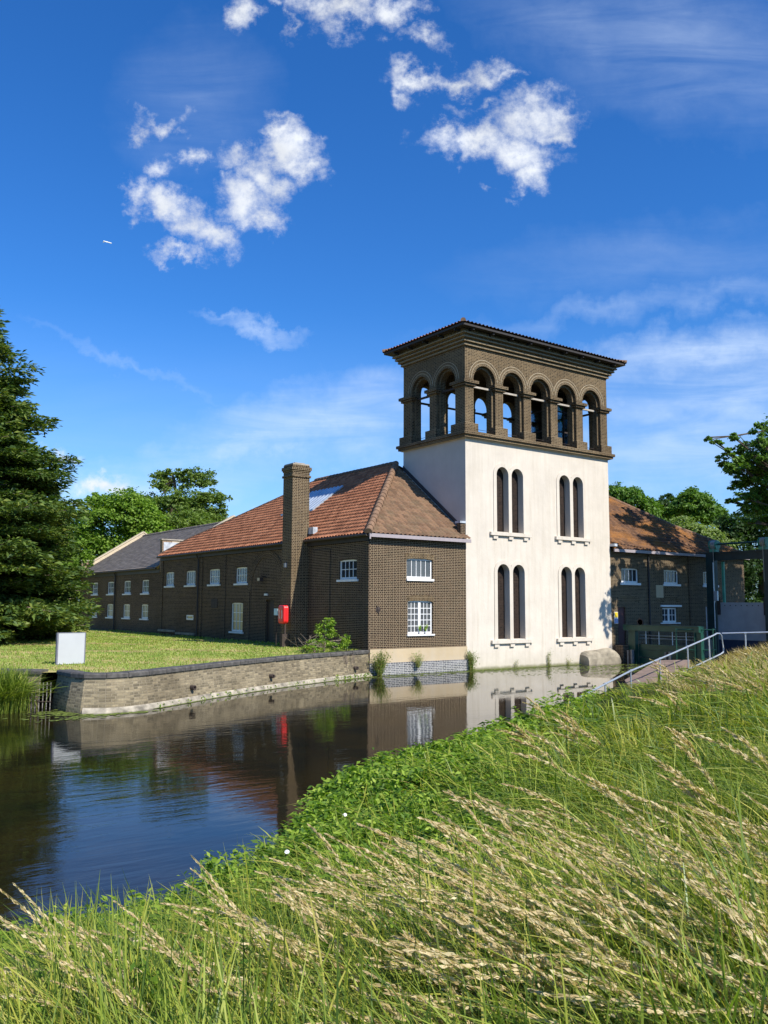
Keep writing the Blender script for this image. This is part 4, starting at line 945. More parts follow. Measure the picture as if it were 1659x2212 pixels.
for k in range(5): a, b = pp[k], pp[(k+1)%5]; q.face([a,b,(b[0],b[1],-.5),(a[0],a[1],-.5)])
tag(q.build('slipway', M['concrete'], bevel=.05), kind='structure')
# ================================================================= SLUICE GATES, RAILS
sg = thing('low_sluice_gate', (11, -2.6, 0), 'low green sluice gate with thick beam across the channel beside the tower', 'sluice gate')
q = MB(); q.box(10.72,11.12,-4.9,-.35,1.70,1.97); q.box(10.69,11.15,-4.9,-.35,1.971,2.0); q.build('beam', M['green'], sg, bevel=.01)
for y0_, y1_ in ((-1.05,-.62),(-4.95,-4.6)): q = MB(); q.box(10.80,11.05,y0_,y1_,-.8,1.698); q.build('post', M['green'], sg, bevel=.01)
q = MB()
for z0_, z1_ in ((.0,.30),(.34,.70),(.72,1.0)): q.box(11.06,11.22,-4.55,-1.06,z0_,z1_)
q.build('gate_leaf', M['green'], sg, bevel=.008)
for y in (-1.6,-2.4,-3.2,-4.0): q = MB(); q.tube([(10.98,y,1.70),(10.98,y,1.02)], .022, 6); q.build('lifting_rod', M['galv'], sg)
for z_ in (1.45,1.3): q = MB(); q.tube([(11.4,-4.6,z_),(11.4,-.9,z_)], .02, 6); q.build('rail', M['galv'], sg)
q = MB(); q.lathe([(.0,0),(.20,0),(.20,.05),(.15,.05),(.15,.0)], (10.9,-1.35,2.14), ax=Vector((-1,.0,0)), n=18); q.build('hand_wheel', M['iron'], sg)
for y, z_ in ((-.85,0),(-3.15,0)):
    for k in range(3):
        fp = MB(); fp.box(10.45,10.62,y-.16+k*.115-.1,y-.16+k*.115,-.6,.72-.02*k)
        tag(fp.build('fender_post', M['wood_grey'] if k != 1 else M['soffit']), 'upright %s timber in the %s trio standing before the low green gate' % (('pale left','dark middle','grey right')[k], 'left' if y > -2 else 'right'), 'fender post', 'timber fender posts before the low gate')
# small green guard rail cage at the near end of the beam
cg = thing('green_guard_rail', (11, -4.9, 1), 'small green tubular guard rail standing at the near end of the low gate', 'railing')
cp = [(10.3,-3.9),(11.2,-5.35),(12.1,-4.9)]
for z_ in (.86,1.84): q = MB(); q.tube([(x,y,z_) for x,y in cp], .03, 7); q.build('rail', M['green'], cg)
for x, y in cp + [(10.75,-4.63)]: q = MB(); q.tube([(x,y,.2),(x,y,1.9)], .035, 7); q.build('post', M['green'], cg)
ab = thing('channel_abutment', (10.6,-.3,0), 'dark brick footing block beside the left end of the low green gate', 'abutment')
q = MB(); q.box(10.36,11.4,-.62,-.004,-1.2,.92); q.build('footing', M['brick_side'], ab, bevel=.03)
hg = thing('tall_sluice_frame', (18.3, -2.5, 0), 'tall dark green lifting frame with cable drums and a raised grey gate', 'sluice gate')
FY0, FY1, FXX = -.95, -4.25, 18.3
for y, nm in ((FY0+.12,0),(FY1-.1,1)):
    q = MB(); q.box(18.12,18.52,y-.18,y+.18,-.8,6.10); q.box(18.02,18.119,y-.24,y+.24,-.8,6.10); q.build('post', M['green_dark'], hg, bevel=.01)
q = MB(); q.box(18.15,18.45,FY1-.3,FY0+.02,5.62,6.08); q.box(18.09,18.149,FY1-.32,FY0+.04,5.60,5.70); q.box(18.09,18.149,FY1-.32,FY0+.04,6.02,6.101); q.build('cross_beam', M['green_dark'], hg)
for y in (FY0-.05, FY1+.2):
    q = MB(); ax = Vector((0,1,0)); q.lathe([(.07,-.25),(.27,-.25),(.27,-.22),(.22,-.21),(.22,.16),(.27,.17),(.27,.20),(.07,.20)], (18.25,y,6.52), ax=ax, n=22); dr_ = q.build('cable_drum', M['green_pale'], hg, smooth=False)
    q = MB()
    for k in range(5): 
        pts = [(18.25+.245*math.cos(t), y-.16+k*.06, 6.52+.245*math.sin(t)) for t in np.linspace(0, 2*math.pi, 17)]; q.tube(pts, .024, 5, cap=False)
    q.build('wound_cable', M['rope'], dr_)
    q = MB(); q.box(18.08,18.42,y-.22,y+.2,6.105,6.28); q.build('drum_base', M['green_pale'], dr_)
    q = MB(); q.tube([(18.0,y-.1,6.5),(18.05,y-.1,3.2)], .016, 5); q.build('lifting_cable', M['rope'], hg)
q = MB(); q.tube([(18.25,FY1,6.55),(18.25,FY0-.2,6.55)], .055, 8); q.build('drive_shaft', M['green'], hg)
q = MB(); q.box(18.30,18.40,FY1+.12,FY0-.12,1.1,3.2); gp_ = q.build('gate_plate', M['gate_grey'], hg)
q = MB()
for k in range(9): q.lathe([(.03,0),(.03,.02)], (18.30, FY0-.25-k*.34, 3.03), ax=Vector((-1,0,0)), n=8)
q.build('bolts', M['iron'], gp_)
q = MB(); q.box(18.32,18.40,FY1+.12,FY0-.12,.0,1.09); q.build('lower_gate_plate', M['gate_blue'], hg)
for y in (FY0-.22, FY1+.25): q = MB(); q.box(18.24,18.299,y-.09,y+.09,2.5,3.5); q.build('guide_bracket', M['iron'], gp_)
for y in (FY0-.38,): q = MB(); q.box(18.5,18.62,y-.08,y+.05,3.2,5.55); q.build('guide_strut', M['green_pale'], hg)
q = MB(); q.tube([(18.0,FY0-.12,5.5),(18.0,FY0-.12,1.2)], .03, 6); q.box(17.93,18.05,FY0-.36,FY0-.14,3.3,3.85); q.build('counterweight', M['galv'], hg)
for a_ in ((17.6,18.1,FY1-1.3,FY1-.4,-.9,1.15),(18.0,19.0,FY0+.02,-.01,-.9,1.1)): q = MB(); q.box(*a_); q.build('pier', M['stone_grey'], hg)
# galvanised hand rail going down the slipway
hr = thing('galvanised_handrail', (2, -9, 0), 'galvanised tubular handrail sloping down the bank to the water', 'railing')
up_ = [(-6.6,-12.05,.06),(-4.16,-11.19,.35),(-.9,-9.9,.66),(2.71,-8.81,1.02),(7.4,-7.86,1.72),(7.75,-7.80,1.80),(7.99,-7.79,1.79),(8.12,-7.79,1.68),(8.22,-7.80,1.10),(8.20,-7.80,.98),(8.0,-7.79,.89),(7.4,-7.86,.78),(2.75,-8.78,.10)]
q = MB(); q.tube(up_, .034, 10); q.build('rail', M['galv'], hr, smooth=True)
def onrail(x):
    for a, b in zip(up_[:6], up_[1:6]):
        if a[0] <= x <= b[0]: t = (x-a[0])/(b[0]-a[0]); return Vector(a).lerp(Vector(b), t)
for x in (-3.6,-.9,2.0,4.7,6.9):
    p = onrail(x); b_ = Vector((p.x+.06, p.y+.02, p.z-1.05)); q = MB(); q.tube([p, b_], .028, 8); q.lathe([(.05,-.05),(.05,.05)], p, ax=(Vector((3.5,.9,.5))), n=10); q.build('post', M['galv'], hr, smooth=False)
h2 = thing('upper_handrail', (12,-10,1), 'level galvanised handrail along the top of the right bank', 'railing')
q = MB(); q.tube([(7.9,-7.95,1.80),(8.9,-9.5,1.88),(10.5,-12.0,1.93)], .034, 8); q.build('rail', M['galv'], h2, smooth=True)
for x, y, z_ in ((8.42,-8.75,1.83),(9.35,-10.2,1.90)): q = MB(); q.tube([(x,y,z_),(x,y,.5)], .028, 8); q.lathe([(.05,-.05),(.05,.05)], (x,y,z_), ax=Vector((1,-1.6,0)), n=10); q.build('post', M['galv'], h2)
# ================================================================= THINGS ON THE LAWN
sb = thing('blank_board', (-18.1,-1.06,1), 'blank pale grey square board standing on the lawn behind the stone wall', 'board')
q = MB(); q.box(-18.53,-17.69,-1.09,-1.045,1.02,2.02); q.build('panel', M['board'], sb, bevel=.006)
q = MB(); q.box(-18.58,-18.535,-1.10,-.96,.98,2.03); q.box(-17.688,-17.66,-1.10,-.96,.98,2.03); q.box(-18.534,-17.689,-1.10,-.96,2.021,2.035); q.box(-18.534,-17.689,-1.043,-.96,.98,2.02); q.build('edging', M['board_edge'], sb)
lb = thing('lifebuoy_housing', (-6.75,5.0,1), 'bright red lifebuoy housing with two white arcs before the brick chimney', 'lifebuoy housing')
nrm = Vector((-.97,.16,0)).normalized(); sd = Vector((nrm.y,-nrm.x,0)); cc_ = Vector((-6.78,5.05,2.52))
def rrect(w, h, r, n=5):
    P = []
    for cx_, cy_, a0 in ((w-r,h-r,0),(-w+r,h-r,90),(-w+r,-h+r,180),(w-r,-h+r,270)):
        for k in range(n+1): a = math.radians(a0+90*k/n); P.append((cx_+r*math.cos(a), cy_+r*math.sin(a)))
    return P
def loft(mb, secs):
    R = [[cc_ + sd*x + Vector((0,0,1))*y + nrm*d for x, y in rrect(w,h,r)] for w,h,r,d in secs]
    for A, B in zip(R, R[1:]):
        for k in range(len(A)): mb.face([A[k],A[(k+1)%len(A)],B[(k+1)%len(A)],B[k]])
    mb.face(R[-1]); mb.face(R[0][::-1])
q = MB(); loft(q, [(.36,.40,.14,-.12),(.38,.42,.15,-.09),(.38,.42,.15,-.01),(.36,.40,.14,-.005),(.36,.40,.14,.01),(.38,.42,.15,.015),(.38,.42,.15,.09),(.36,.39,.14,.12),(.30,.33,.12,.135)]); q.build('casing', M['red'], lb, smooth=False)
for s_ in (-1, 1):
    q = MB()
    for k in range(8):
        a0, a1 = math.radians(-48+12*k), math.radians(-48+12*(k+1)); P = []
        for r_, a in ((.17,a0),(.17,a1),(.235,a1),(.235,a0)): P.append(cc_ + sd*(s_*r_*math.cos(a)*1.0) + Vector((0,0,1))*(r_*math.sin(a)*1.25) + nrm*.139)
        q.face(P)
    q.build('white_arc', M['white'], lb)
q = MB(); q.tube([(-6.66,5.08,.95),(-6.66,5.08,2.4)], .045, 8); q.box(-6.85,-6.5,4.98,5.2,1.0,1.62); q.build('post', M['iron'], lb)
np_ = thing('small_notice', (-6.85,5.55,2.4), 'small pale blue notice on a post just left of the red lifebuoy housing', 'sign')
q = MB(); q.box(-6.76,-6.74,5.62,5.98,2.47,2.78); q.build('board', plain('pale_blue_notice', (.45,.62,.66)), np_); q = MB(); q.tube([(-6.72,5.8,.95),(-6.72,5.8,2.6)], .02, 6); q.build('post', M['iron'], np_)
# aeroplane, far up
ap = thing('aeroplane', (0,0,0), 'tiny white airliner crossing the blue sky at left', 'aeroplane')
dirp = (fw + RT*(232-829.5)/FD - UP*(523-1106)/FD); pos = Vector((CX,CY,CZ)) + dirp*3400; ap.location = pos
fd_ = (RT*1.0 - UP*.22 + fw*.3).normalized(); wd_ = (UP*.35 + fw*.9 - RT*.1).normalized(); ud_ = fd_.cross(wd_).normalized()
def plq(mb, pts): mb.face([pos + fd_*a + wd_*b + ud_*c for a, b, c in pts])
q = MB(); q.tube([pos + fd_*x for x in (-15,-13,-6,6,13,16)], 1.9, 10); q.build('fuselage', M['white'], ap)
for s_ in (-1, 1):
    q = MB()
    for dz in (0, .5): plq(q, [(3,0,dz),(-2,s_*16,dz),(-4.5,s_*16,dz),(-3,0,dz)])
    q.build('wing', M['white'], ap); q = MB(); plq(q, [(-11,0,0),(-13.5,s_*6,.2),(-15,s_*6,.2),(-14.5,0,0)]); plq(q, [(-11,0,.3),(-13.5,s_*6,.5),(-15,s_*6,.5),(-14.5,0,.3)]); q.build('tailplane', M['white'], ap)
q = MB(); plq(q, [(-10,0,-1),(-14.5,0,-7),(-16,0,-7),(-15,0,-1)]); plq(q, [(-10,.4,-1),(-14.5,.4,-7),(-16,.4,-7),(-15,.4,-1)]); q.build('tail_fin', M['white'], ap)
# ================================================================= FOLIAGE
def unit(v): return v/np.maximum(np.linalg.norm(v, axis=-1, keepdims=True), 1e-9)
def leaves(name, C, size, mat, parent, asp=.55, up=.4, outward=None, jitter=.35):
    """pointed leaf faces (two triangles folded on the midrib) at the points C"""
    n = len(C); s = size*(1+rng.uniform(-jitter, jitter, n))[:, None] if np.isscalar(size) else (size*(1+rng.uniform(-jitter, jitter, n)))[:, None]
    nr = rng.normal(size=(n, 3)); nr[:, 2] = np.abs(nr[:, 2])*.8+up
    if outward is not None: nr += outward*.9
    nr = unit(nr); t = unit(np.cross(nr, rng.normal(size=(n, 3)))); b = np.cross(nr, t)
    a = C - t*s*.5; c = C + t*s*.5; l = C + b*s*asp*.5 + nr*s*.08; r = C - b*s*asp*.5 + nr*s*.08
    V = np.stack([a, l, c, r], 1).reshape(-1, 3); F = (np.arange(n)*4)[:, None] + np.array([0,1,2,3])[None]
    return npmesh(name, V, F, mat, parent)
def blobpts(blobs, n, shell=.55):
    """points in clumps over the surface of ellipsoids: (centre, radii)"""
    w = np.array([b[3]*b[4]*b[5] for b in blobs])**.667; w = w/w.sum(); P = []; O = []
    for b, k in zip(blobs, np.maximum((w*n).astype(int), 260 if n > 5000 else 40)):
        nc = max(6, k//42); d = unit(rng.normal(size=(nc, 3))); d[:, 2] = np.where(d[:, 2] < -.35, -d[:, 2]*.6, d[:, 2]); rr = shell + (1.08-shell)*rng.random(nc)**.55
        cen = d*rr[:, None]; idx = rng.integers(0, nc, k)
        p = cen[idx] + rng.normal(size=(k, 3))*.12*np.array([1.2,1.2,.75])
        P.append(np.array(b[:3]) + p*np.array(b[3:6])); O.append(unit(p))
    return np.concatenate(P), np.concatenate(O)
def limbs(name, trunk, blobs, mat, parent, r0=.3):
    q = MB(); q.tube(trunk, r0, 9, r2=r0*.45)
    for b in blobs:
        c = Vector(b[:3]); t0 = min(trunk, key=lambda p: (Vector(p)-c).length+abs(p[2]-c.z)*.2); s = Vector(t0); mid = s.lerp(c, .5) + Vector((rnd.uniform(-.3,.3), rnd.uniform(-.3,.3), -.1*abs(c.z-s.z)))
        q.tube([s, mid, c], min(r0*.3, (s-c).length*.02+.02), 6, r2=.02)
        for _ in range(4):
            e = c + Vector((rnd.uniform(-1,1)*b[3], rnd.uniform(-1,1)*b[4], rnd.uniform(-.2,1)*b[5]))*.85; q.tube([c.lerp(mid, .3), c.lerp(e, .5)+Vector((0,0,.1)), e], min(r0*.1, .03), 4, r2=.008)
    return q.build(name, mat, parent)
def at(u, v, Z): return Vector((CX,CY,CZ)) + (fw + RT*(u-829.5)/FD - UP*(v-1106)/FD)*Z
def tree(label, spec, Z, base_u, n, size, lm, bark='bark', name='broadleaf_tree', cat='tree', group=None, r0=.3, thick=.8, gz=1.0, shell=.5, extra=()):
    """spec: crown lobes (u, v, ru, rv) in photograph units, laid out at distance Z with their real thickness"""
    k = Z/FD; bl = []
    for s in spec:
        u, v, ru, rv = s[:4]; dz = s[4] if len(s) > 4 else rnd.uniform(-.35,.35)*ru*k*1.5
        c = at(u, v, Z+dz); bl.append((c.x, c.y, c.z, ru*k, ru*k*thick*1.1, rv*k))
    bl += list(extra)
    b0 = at(base_u, 1310, Z); th = thing(name, (b0.x, b0.y, gz), label, cat, group)
    top = max(bl, key=lambda b: b[2]); tp = Vector(top[:3])
    trunk = [(b0.x, b0.y, gz-.1), (b0.x*.9+tp.x*.1, b0.y*.9+tp.y*.1, gz+(tp.z-gz)*.3), (b0.x*.6+tp.x*.4, b0.y*.6+tp.y*.4, gz+(tp.z-gz)*.65), tuple(tp)]
    limbs('trunk', trunk, bl, M[bark], th, r0)
    P, O = blobpts(bl, n, shell); leaves('crown', P, size, M[lm], th, outward=O*.6)
    return th
G1 = 'broadleaf trees behind the left buildings'
tree('bright green bushy tree rising behind the slate-roofed building', [(225,1130,60,55),(280,1110,55,50),(190,1190,55,50),(150,1160,40,45),(250,1200,70,60),(320,1150,50,50),(160,1250,50,60),(215,1085,25,20),(330,1210,60,40)], 76, 230, 34000, .30, 'leaf_light', group=G1)
tree('tallest tree with open airy crown above the far slate roof', [(355,1050,30,26),(345,1035,24,20),(375,1030,24,18),(430,1045,38,34),(415,1030,22,15),(455,1085,38,32),(410,1100,60,40),(335,1090,38,30),(470,1110,26,20),(380,1130,70,30),(445,1130,50,26),(470,1140,30,22),(420,1120,50,30)], 84, 400, 25000, .27, 'leaf_olive', group=G1, shell=.1)
tree('olive green tree between the bright tree and the tallest one', [(300,1095,34,24),(320,1120,40,40),(345,1150,50,30),(290,1140,30,30),(375,1090,30,25),(400,1140,60,34),(350,1170,60,40),(450,1150,40,25)], 80, 320, 22000, .28, 'leaf_olive', group=G1)
tree('leafy bush filling the gap beside the conifer at the far lawn edge', [(120,1240,50,60),(160,1290,35,40),(95,1180,50,60),(140,1330,30,25),(60,1280,60,60),(10,1250,60,80),(185,1230,20,50)], 70, 130, 20000, .26, 'leaf_light', group=G1)
tree('low yellowish shrub beside the far end of the dark brick building', [(165,1340,14,14),(150,1352,14,9),(178,1355,8,6)], 62, 160, 1800, .16, 'leaf_pale', name='shrub', cat='shrub', r0=.06)
G2 = 'broadleaf trees behind the right wing'
tree('dark green maple directly right of the tower behind the lichened roof', [(1345,1075,36,34),(1375,1095,36,36),(1330,1110,40,40),(1400,1120,40,40),(1350,1140,50,40)], 72, 1360, 16000, .27, 'leaf_mid', group=G2)
tree('deep green round tree in the middle behind the right roof', [(1430,1105,26,28),(1445,1085,20,16),(1420,1140,40,40),(1460,1125,30,30)], 76, 1440, 11000, .27, 'leaf_dark', group=G2)
tree('pointed green tree rising between its neighbours behind the right roof', [(1500,1090,34,34),(1480,1110,36,36),(1520,1115,36,34),(1545,1125,30,30),(1495,1072,16,14)], 72, 1500, 14000, .27, 'leaf_mid', group=G2)
tree('pale silvery willow bush just above the hip of the right roof', [(1470,1150,45,30),(1430,1160,35,26),(1510,1165,45,32),(1550,1180,45,35),(1490,1190,50,25),(1440,1190,30,15)], 62, 1480, 15000, .21, 'leaf_pale', cat='willow', name='willow', group=G2)
tree('dark tree filling the view behind the tall sluice frame', [(1600,1180,60,60),(1640,1250,70,70),(1590,1270,50,60),(1660,1150,60,60),(1560,1230,45,60),(1620,1330,70,50),(1690,1330,60,60),(1570,1330,40,40),(1580,1150,40,40)], 63, 1640, 32000, .25, 'leaf_dark', group=G2)
tree('shadowed tree beyond the tall frame standing farther left', [(1545,1270,40,50),(1530,1330,40,45),(1575,1380,60,30)], 66, 1545, 8000, .25, 'leaf_dark', group=G2)
# lobes of the right-hand tree: some reach over the channel, the rest of the crown stands beyond the frame
def seen(l):
    d = Vector(l[:3]) - Vector((CX,CY,CZ)); z = d.dot(fw); u = 829.5+FD*d.dot(RT)/z; v = 1106-FD*d.dot(UP)/z; r = l[3]*FD/z*1.15
    return u - r < 1664 and v - r < 925
EX = [(11.15,-8.2,10.6,.45,.5,.5),(11.3,-8.3,9.7,.4,.5,.4),(10.9,-8.0,10.0,.3,.4,.35),(12.6,-8.6,10.2,.7,.8,.4),(10.9,-8.1,11.1,.35,.4,.3)]
def shade(x, y, z, t, r): EX.append((x+SUN.x/SUN.z*t, y+SUN.y/SUN.z*t, z+t, r, r, r*.7))
for _ in range(62):
    xw, zw = rnd.uniform(11.2, 22.5), rnd.uniform(.3, 5.8)
    if zw > 4.0 and xw < 12.8: continue
    shade(xw, 0, zw, rnd.uniform(9, 13.5), rnd.uniform(.4,.75))
for _ in range(34): shade(rnd.uniform(10.8,18), rnd.uniform(-4.5,-.5), rnd.uniform(0,2), rnd.uniform(11,14), rnd.uniform(.5,.9))
for _ in range(46):
    xw, yw = rnd.uniform(14.3, 23.5), rnd.uniform(.0, 4.); shade(xw, yw, 6.2+.75*yw, rnd.uniform(9,12), rnd.uniform(.5,.95))
EX = [l for l in EX if not seen(l)]
# the tree on the right whose branches hang over the channel and dapple the walls
tree('large sycamore at the right edge with branches reaching left over the channel',
     [(1545,960,16,12,0),(1530,950,9,7,.3),(1570,985,22,14,0),(1590,950,16,12,-1),(1600,975,26,18,1),(1635,965,26,20,0),(1570,1010,20,14,1),(1600,1015,34,22,-1),(1640,1020,42,30,0),(1650,930,28,18,0),(1600,1050,30,18,1.5),(1640,1075,40,32,0),(1610,1095,16,10,0),(1700,1000,90,70,0),(1700,1100,80,60,1),(1760,960,100,80,-1),(1850,1040,130,100,1),(1780,1130,80,50,-2),(1577,1085,12,8,0),(1625,1040,30,22,1),(1600,1075,26,18,-1),(1655,1050,30,26,-1),(1630,1105,34,22,0),(1590,1030,24,16,1),(1650,1135,30,20,1),(1615,1130,22,14,-1),(1560,1000,18,10,1),(1620,995,30,20,-1),(1930,1000,130,110,3)],
     43, 1905, 140000, .18, 'leaf_mid', r0=.38, shell=.3,
     extra=EX)
# ------------------------------------------------- the conifer
def conifer(label, bx, by, H, gz, rmax, seed):
    r = np.random.default_rng(seed)
    th = thing('conifer', (bx, by, gz), label, 'conifer')
    q = MB(); q.tube([(bx,by,gz-.1),(bx+.05,by,gz+H*.5),(bx,by,gz+H*.97)], .42, 10, r2=.04); q.build('trunk', M['bark'], th)
    P = []; Dn = []; tw = MB(); z = .35
    while z < H-.2:
        f = 1-z/H; L0 = rmax*(f**.72)*(.55+.45*min(1, z/2.0))+.25
        for k in range(8 if f > .3 else 6):
            a = r.uniform(0, 2*math.pi); Lb = L0*r.uniform(.62, 1.12)
            Lb *= 1 + .20*math.sin(2.3*a+z*.9)*math.sin(z*1.15+a) + .06*math.sin(z*2.1)
            if r.random() < .10: Lb *= 1.18
            h = z + r.uniform(-.25, .25); nseg = max(4, int(Lb/.30)); dr = np.array([math.cos(a), math.sin(a), 0.]); sdv = np.array([-math.sin(a), math.cos(a), 0.])
            rise = r.uniform(.0, .30)+.12*(1-f); pts = []
            for s in np.linspace(0, 1, nseg+1):
                pts.append(np.array([bx,by,gz+h]) + dr*Lb*s + np.array([0,0,1])*(Lb*(rise*s - .30*s*s + .16*s**3)))
            tw.tube([tuple(p) for p in pts[::2]+[pts[-1]]], .045*(Lb/rmax)+.012, 4, r2=.008)
            for i in range(1, nseg+1):
                s = i/nseg
                if s < .16: continue
                half = Lb*.26*(1-.75*abs(s-.55)/.55)+.16
                for sg in (-1, 1):
                    m_ = max(2, int(half/.16)); 
                    for j in range(m_):
                        t = (j+r.random())/m_; p = pts[i] + sdv*sg*half*t + dr*(.25*half*t) - np.array([0,0,1])*(.16*half*t*t) 
                        P.append(p + r.normal(0, .05, 3)); Dn.append(unit(dr*.8 + sdv*sg*.75 + np.array([0,0,r.uniform(-.1,.28)])))
        z += (.30 + .12*f)*(1 + .12*max(0, math.sin(z*1.9)))*.92
    P = np.array(P); Dn = np.array(Dn)
    # three or four narrow drooping spray faces per point
    n = len(P); V = []; 
    allP = np.repeat(P, 5, 0) + rng.normal(0, .085, (n*5, 3)); allD = unit(np.repeat(Dn, 5, 0) + rng.normal(0, .38, (n*5, 3))*np.array([1,1,.6])); N4 = n*5
    nr = unit(rng.normal(size=(N4, 3))*.55 + np.array([0,0,1.])); b = unit(np.cross(allD, nr)); s = (.30*(1+rng.uniform(-.35,.4,N4)))[:, None]
    a = allP; c = allP + allD*s - np.array([0,0,1])*s*.12; w = s*.19; md = allP + allD*s*.45 + nr*s*.04
    V = np.stack([a, md+b*w, c, md-b*w], 1).reshape(-1, 3); F = (np.arange(N4)*4)[:, None] + np.arange(4)[None]
    npmesh('foliage', V, F, M['conifer'], th); tw.build('branches', M['bark_pale'], th)
    return th
cb_ = at(-80, 1310, 43.5)
conifer('tall dark conifer with drooping layered branches at the left edge', cb_.x, cb_.y, 17.8, 1.0, 6.5, 3)
cb2 = at(78, 1310, 47)
th2 = conifer('smaller conifer crowding the right flank of the tall one', cb2.x, cb2.y, 8.6, 1.0, 2.8, 5)
# ------------------------------------------------- wall plants
def weedclump(name, label, cat, x, y, z, n, h, spread, lm, seed, leaf=.07, group=None, lean=(0,0), stemm='straw'):
    r = np.random.default_rng(seed); th = thing(name, (x, y, z), label, cat, group); q = MB(); P = []
    for _ in range(n):
        a = r.uniform(0, 2*math.pi); l = h*r.uniform(.55, 1.1); sp = spread*r.uniform(.1, 1)
        p0 = np.array([x + r.normal(0, .05), y + r.normal(0, .04), z]); p1 = p0 + np.array([math.cos(a)*sp*.5+lean[0]*.5, math.sin(a)*sp*.5+lean[1]*.5, l*.55]); p2 = p0 + np.array([math.cos(a)*sp+lean[0], math.sin(a)*sp+lean[1], l])
        q.tube([tuple(p0), tuple(p1), tuple(p2)], .008, 3, r2=.003)
        for s in r.random(int(l/leaf*2.6)): 
            pt = p0*(1-s)**2 + 2*p1*s*(1-s) + p2*s*s; P.append(pt + r.normal(0, .035+.03*s, 3))
    q.build('stems', M[stemm], th); leaves('leaves', np.array(P), leaf, M[lm], th, asp=.4); return th
weedclump('wall_plant', 'leafy green clump at the brick corner left of the cottage plinth', 'plant', -5.2, -.42, .02, 60, .95, .48, 'leaf_olive', 21, group='plants growing at the waterline')
weedclump('wall_plant', 'thin yellowish clump in the middle of the cottage plinth', 'plant', -3.05, -.30, .30, 26, .62, .34, 'leaf_pale', 22, group='plants growing at the waterline', leaf=.05)
weedclump('wall_plant', 'upright dark clump where the cottage meets the tower', 'plant', .12, -.22, .02, 44, .85, .28, 'leaf_olive', 23, group='plants growing at the waterline')
weedclump('wall_plant', 'single tall slender weed near the middle of the tower foot', 'plant', 5.3, -.12, .02, 8, .75, .08, 'leaf_olive', 24, group='plants growing at the waterline', leaf=.05)
weedclump('wall_plant', 'tiny weed below the lower left tower windows', 'plant', 3.05, -.10, .02, 6, .42, .07, 'leaf_olive', 25, group='plants growing at the waterline', leaf=.04)
weedclump('wall_plant', 'small weed between the slender one and the stone buttress', 'plant', 6.7, -.10, .02, 7, .34, .12, 'leaf_olive', 26, group='plants growing at the waterline', leaf=.04)
bs = thing('coping_bush', (-7.2,.9,1), 'sprawling bright green bush growing over the black coping near the cottage', 'bush')
bl = [(-7.15,.75,1.75,.42,.4,.55),(-7.0,.8,2.15,.40,.35,.28),(-7.5,.7,1.35,.7,.4,.3),(-8.0,.45,1.18,.5,.35,.2),(-6.4,.7,1.32,.38,.3,.28),(-6.2,.75,1.5,.22,.2,.3),(-7.0,-.0,1.1,.4,.35,.32)]
limbs('stems', [(-7.2,.85,.9),(-7.15,.8,1.4),(-7.1,.8,2.0)], bl, M['bark_pale'], bs, .05)
P, O = blobpts(bl, 4200, .25); leaves('leaves', P, .085, M['weed'], bs, outward=O*.4)
q = MB()
for k in range(16):
    a = rnd.uniform(-7.5,-6.5); q.tube([(a,-.02,1.15),(a+.03,-.62,.95),(a+rnd.uniform(-.2,.2),-.66,.25+rnd.uniform(0,.4))], .008, 3)
q.build('hanging_roots', M['bark_pale'], bs)
bt2 = thing('bare_twigs', (-8.3,.8,1), 'tangle of bare brown twigs left of the bush on the coping', 'twigs')
q = MB()
for k in range(26):
    a = Vector((-8.0+rnd.uniform(-.3,.5), .6+rnd.uniform(-.2,.3), 1.0)); q.tube([a, a+Vector((rnd.uniform(-.5,.2),rnd.uniform(-.2,.2),rnd.uniform(.1,.5))), a+Vector((rnd.uniform(-1.0,.4),rnd.uniform(-.3,.3),rnd.uniform(.05,.8)))], .008, 3)
q.build('stems', M['bark_pale'], bt2)
# ------------------------------------------------- arching blades (numpy)
def blades(name, base, length, width, lean, mat, seg=4, droop=1., parent=None, wmid=1., side=None):
    """base (n,3); length (n,), width (n,), lean (n,3) horizontal pull; each blade arches over"""
    n = len(base); t = np.linspace(0, 1, seg+1)
    Lh = unit(lean); mag = np.linalg.norm(lean, axis=1)
    up = np.array([0,0,1.])
    pts = base[:, None, :] + length[:, None, None]*(up[None, None, :]*(t - .42*droop*mag[:, None]*t**2)[..., None] + lean[:, None, :]*(t[None, :, None]**2.1)*.85)
    sd_ = unit(np.cross(Lh, up[None, :]) + rng.normal(0, .35, (n, 3))) if side is None else side
    w = width[:, None]*np.array([.55]+[1.]*(seg-1)+[.06])[None, :]*wmid
    Lp = pts + sd_[:, None, :]*w[..., None]*.5; Rp = pts - sd_[:, None, :]*w[..., None]*.5
    V = np.stack([Lp, Rp], 2).reshape(-1, 3); b0 = (np.arange(n)*(seg+1)*2)[:, None]
    k = np.arange(seg)[None, :]; F = np.stack([b0+2*k, b0+2*k+1, b0+2*k+3, b0+2*k+2], -1).reshape(-1, 4)
    return npmesh(name, V, F, mat, parent), pts
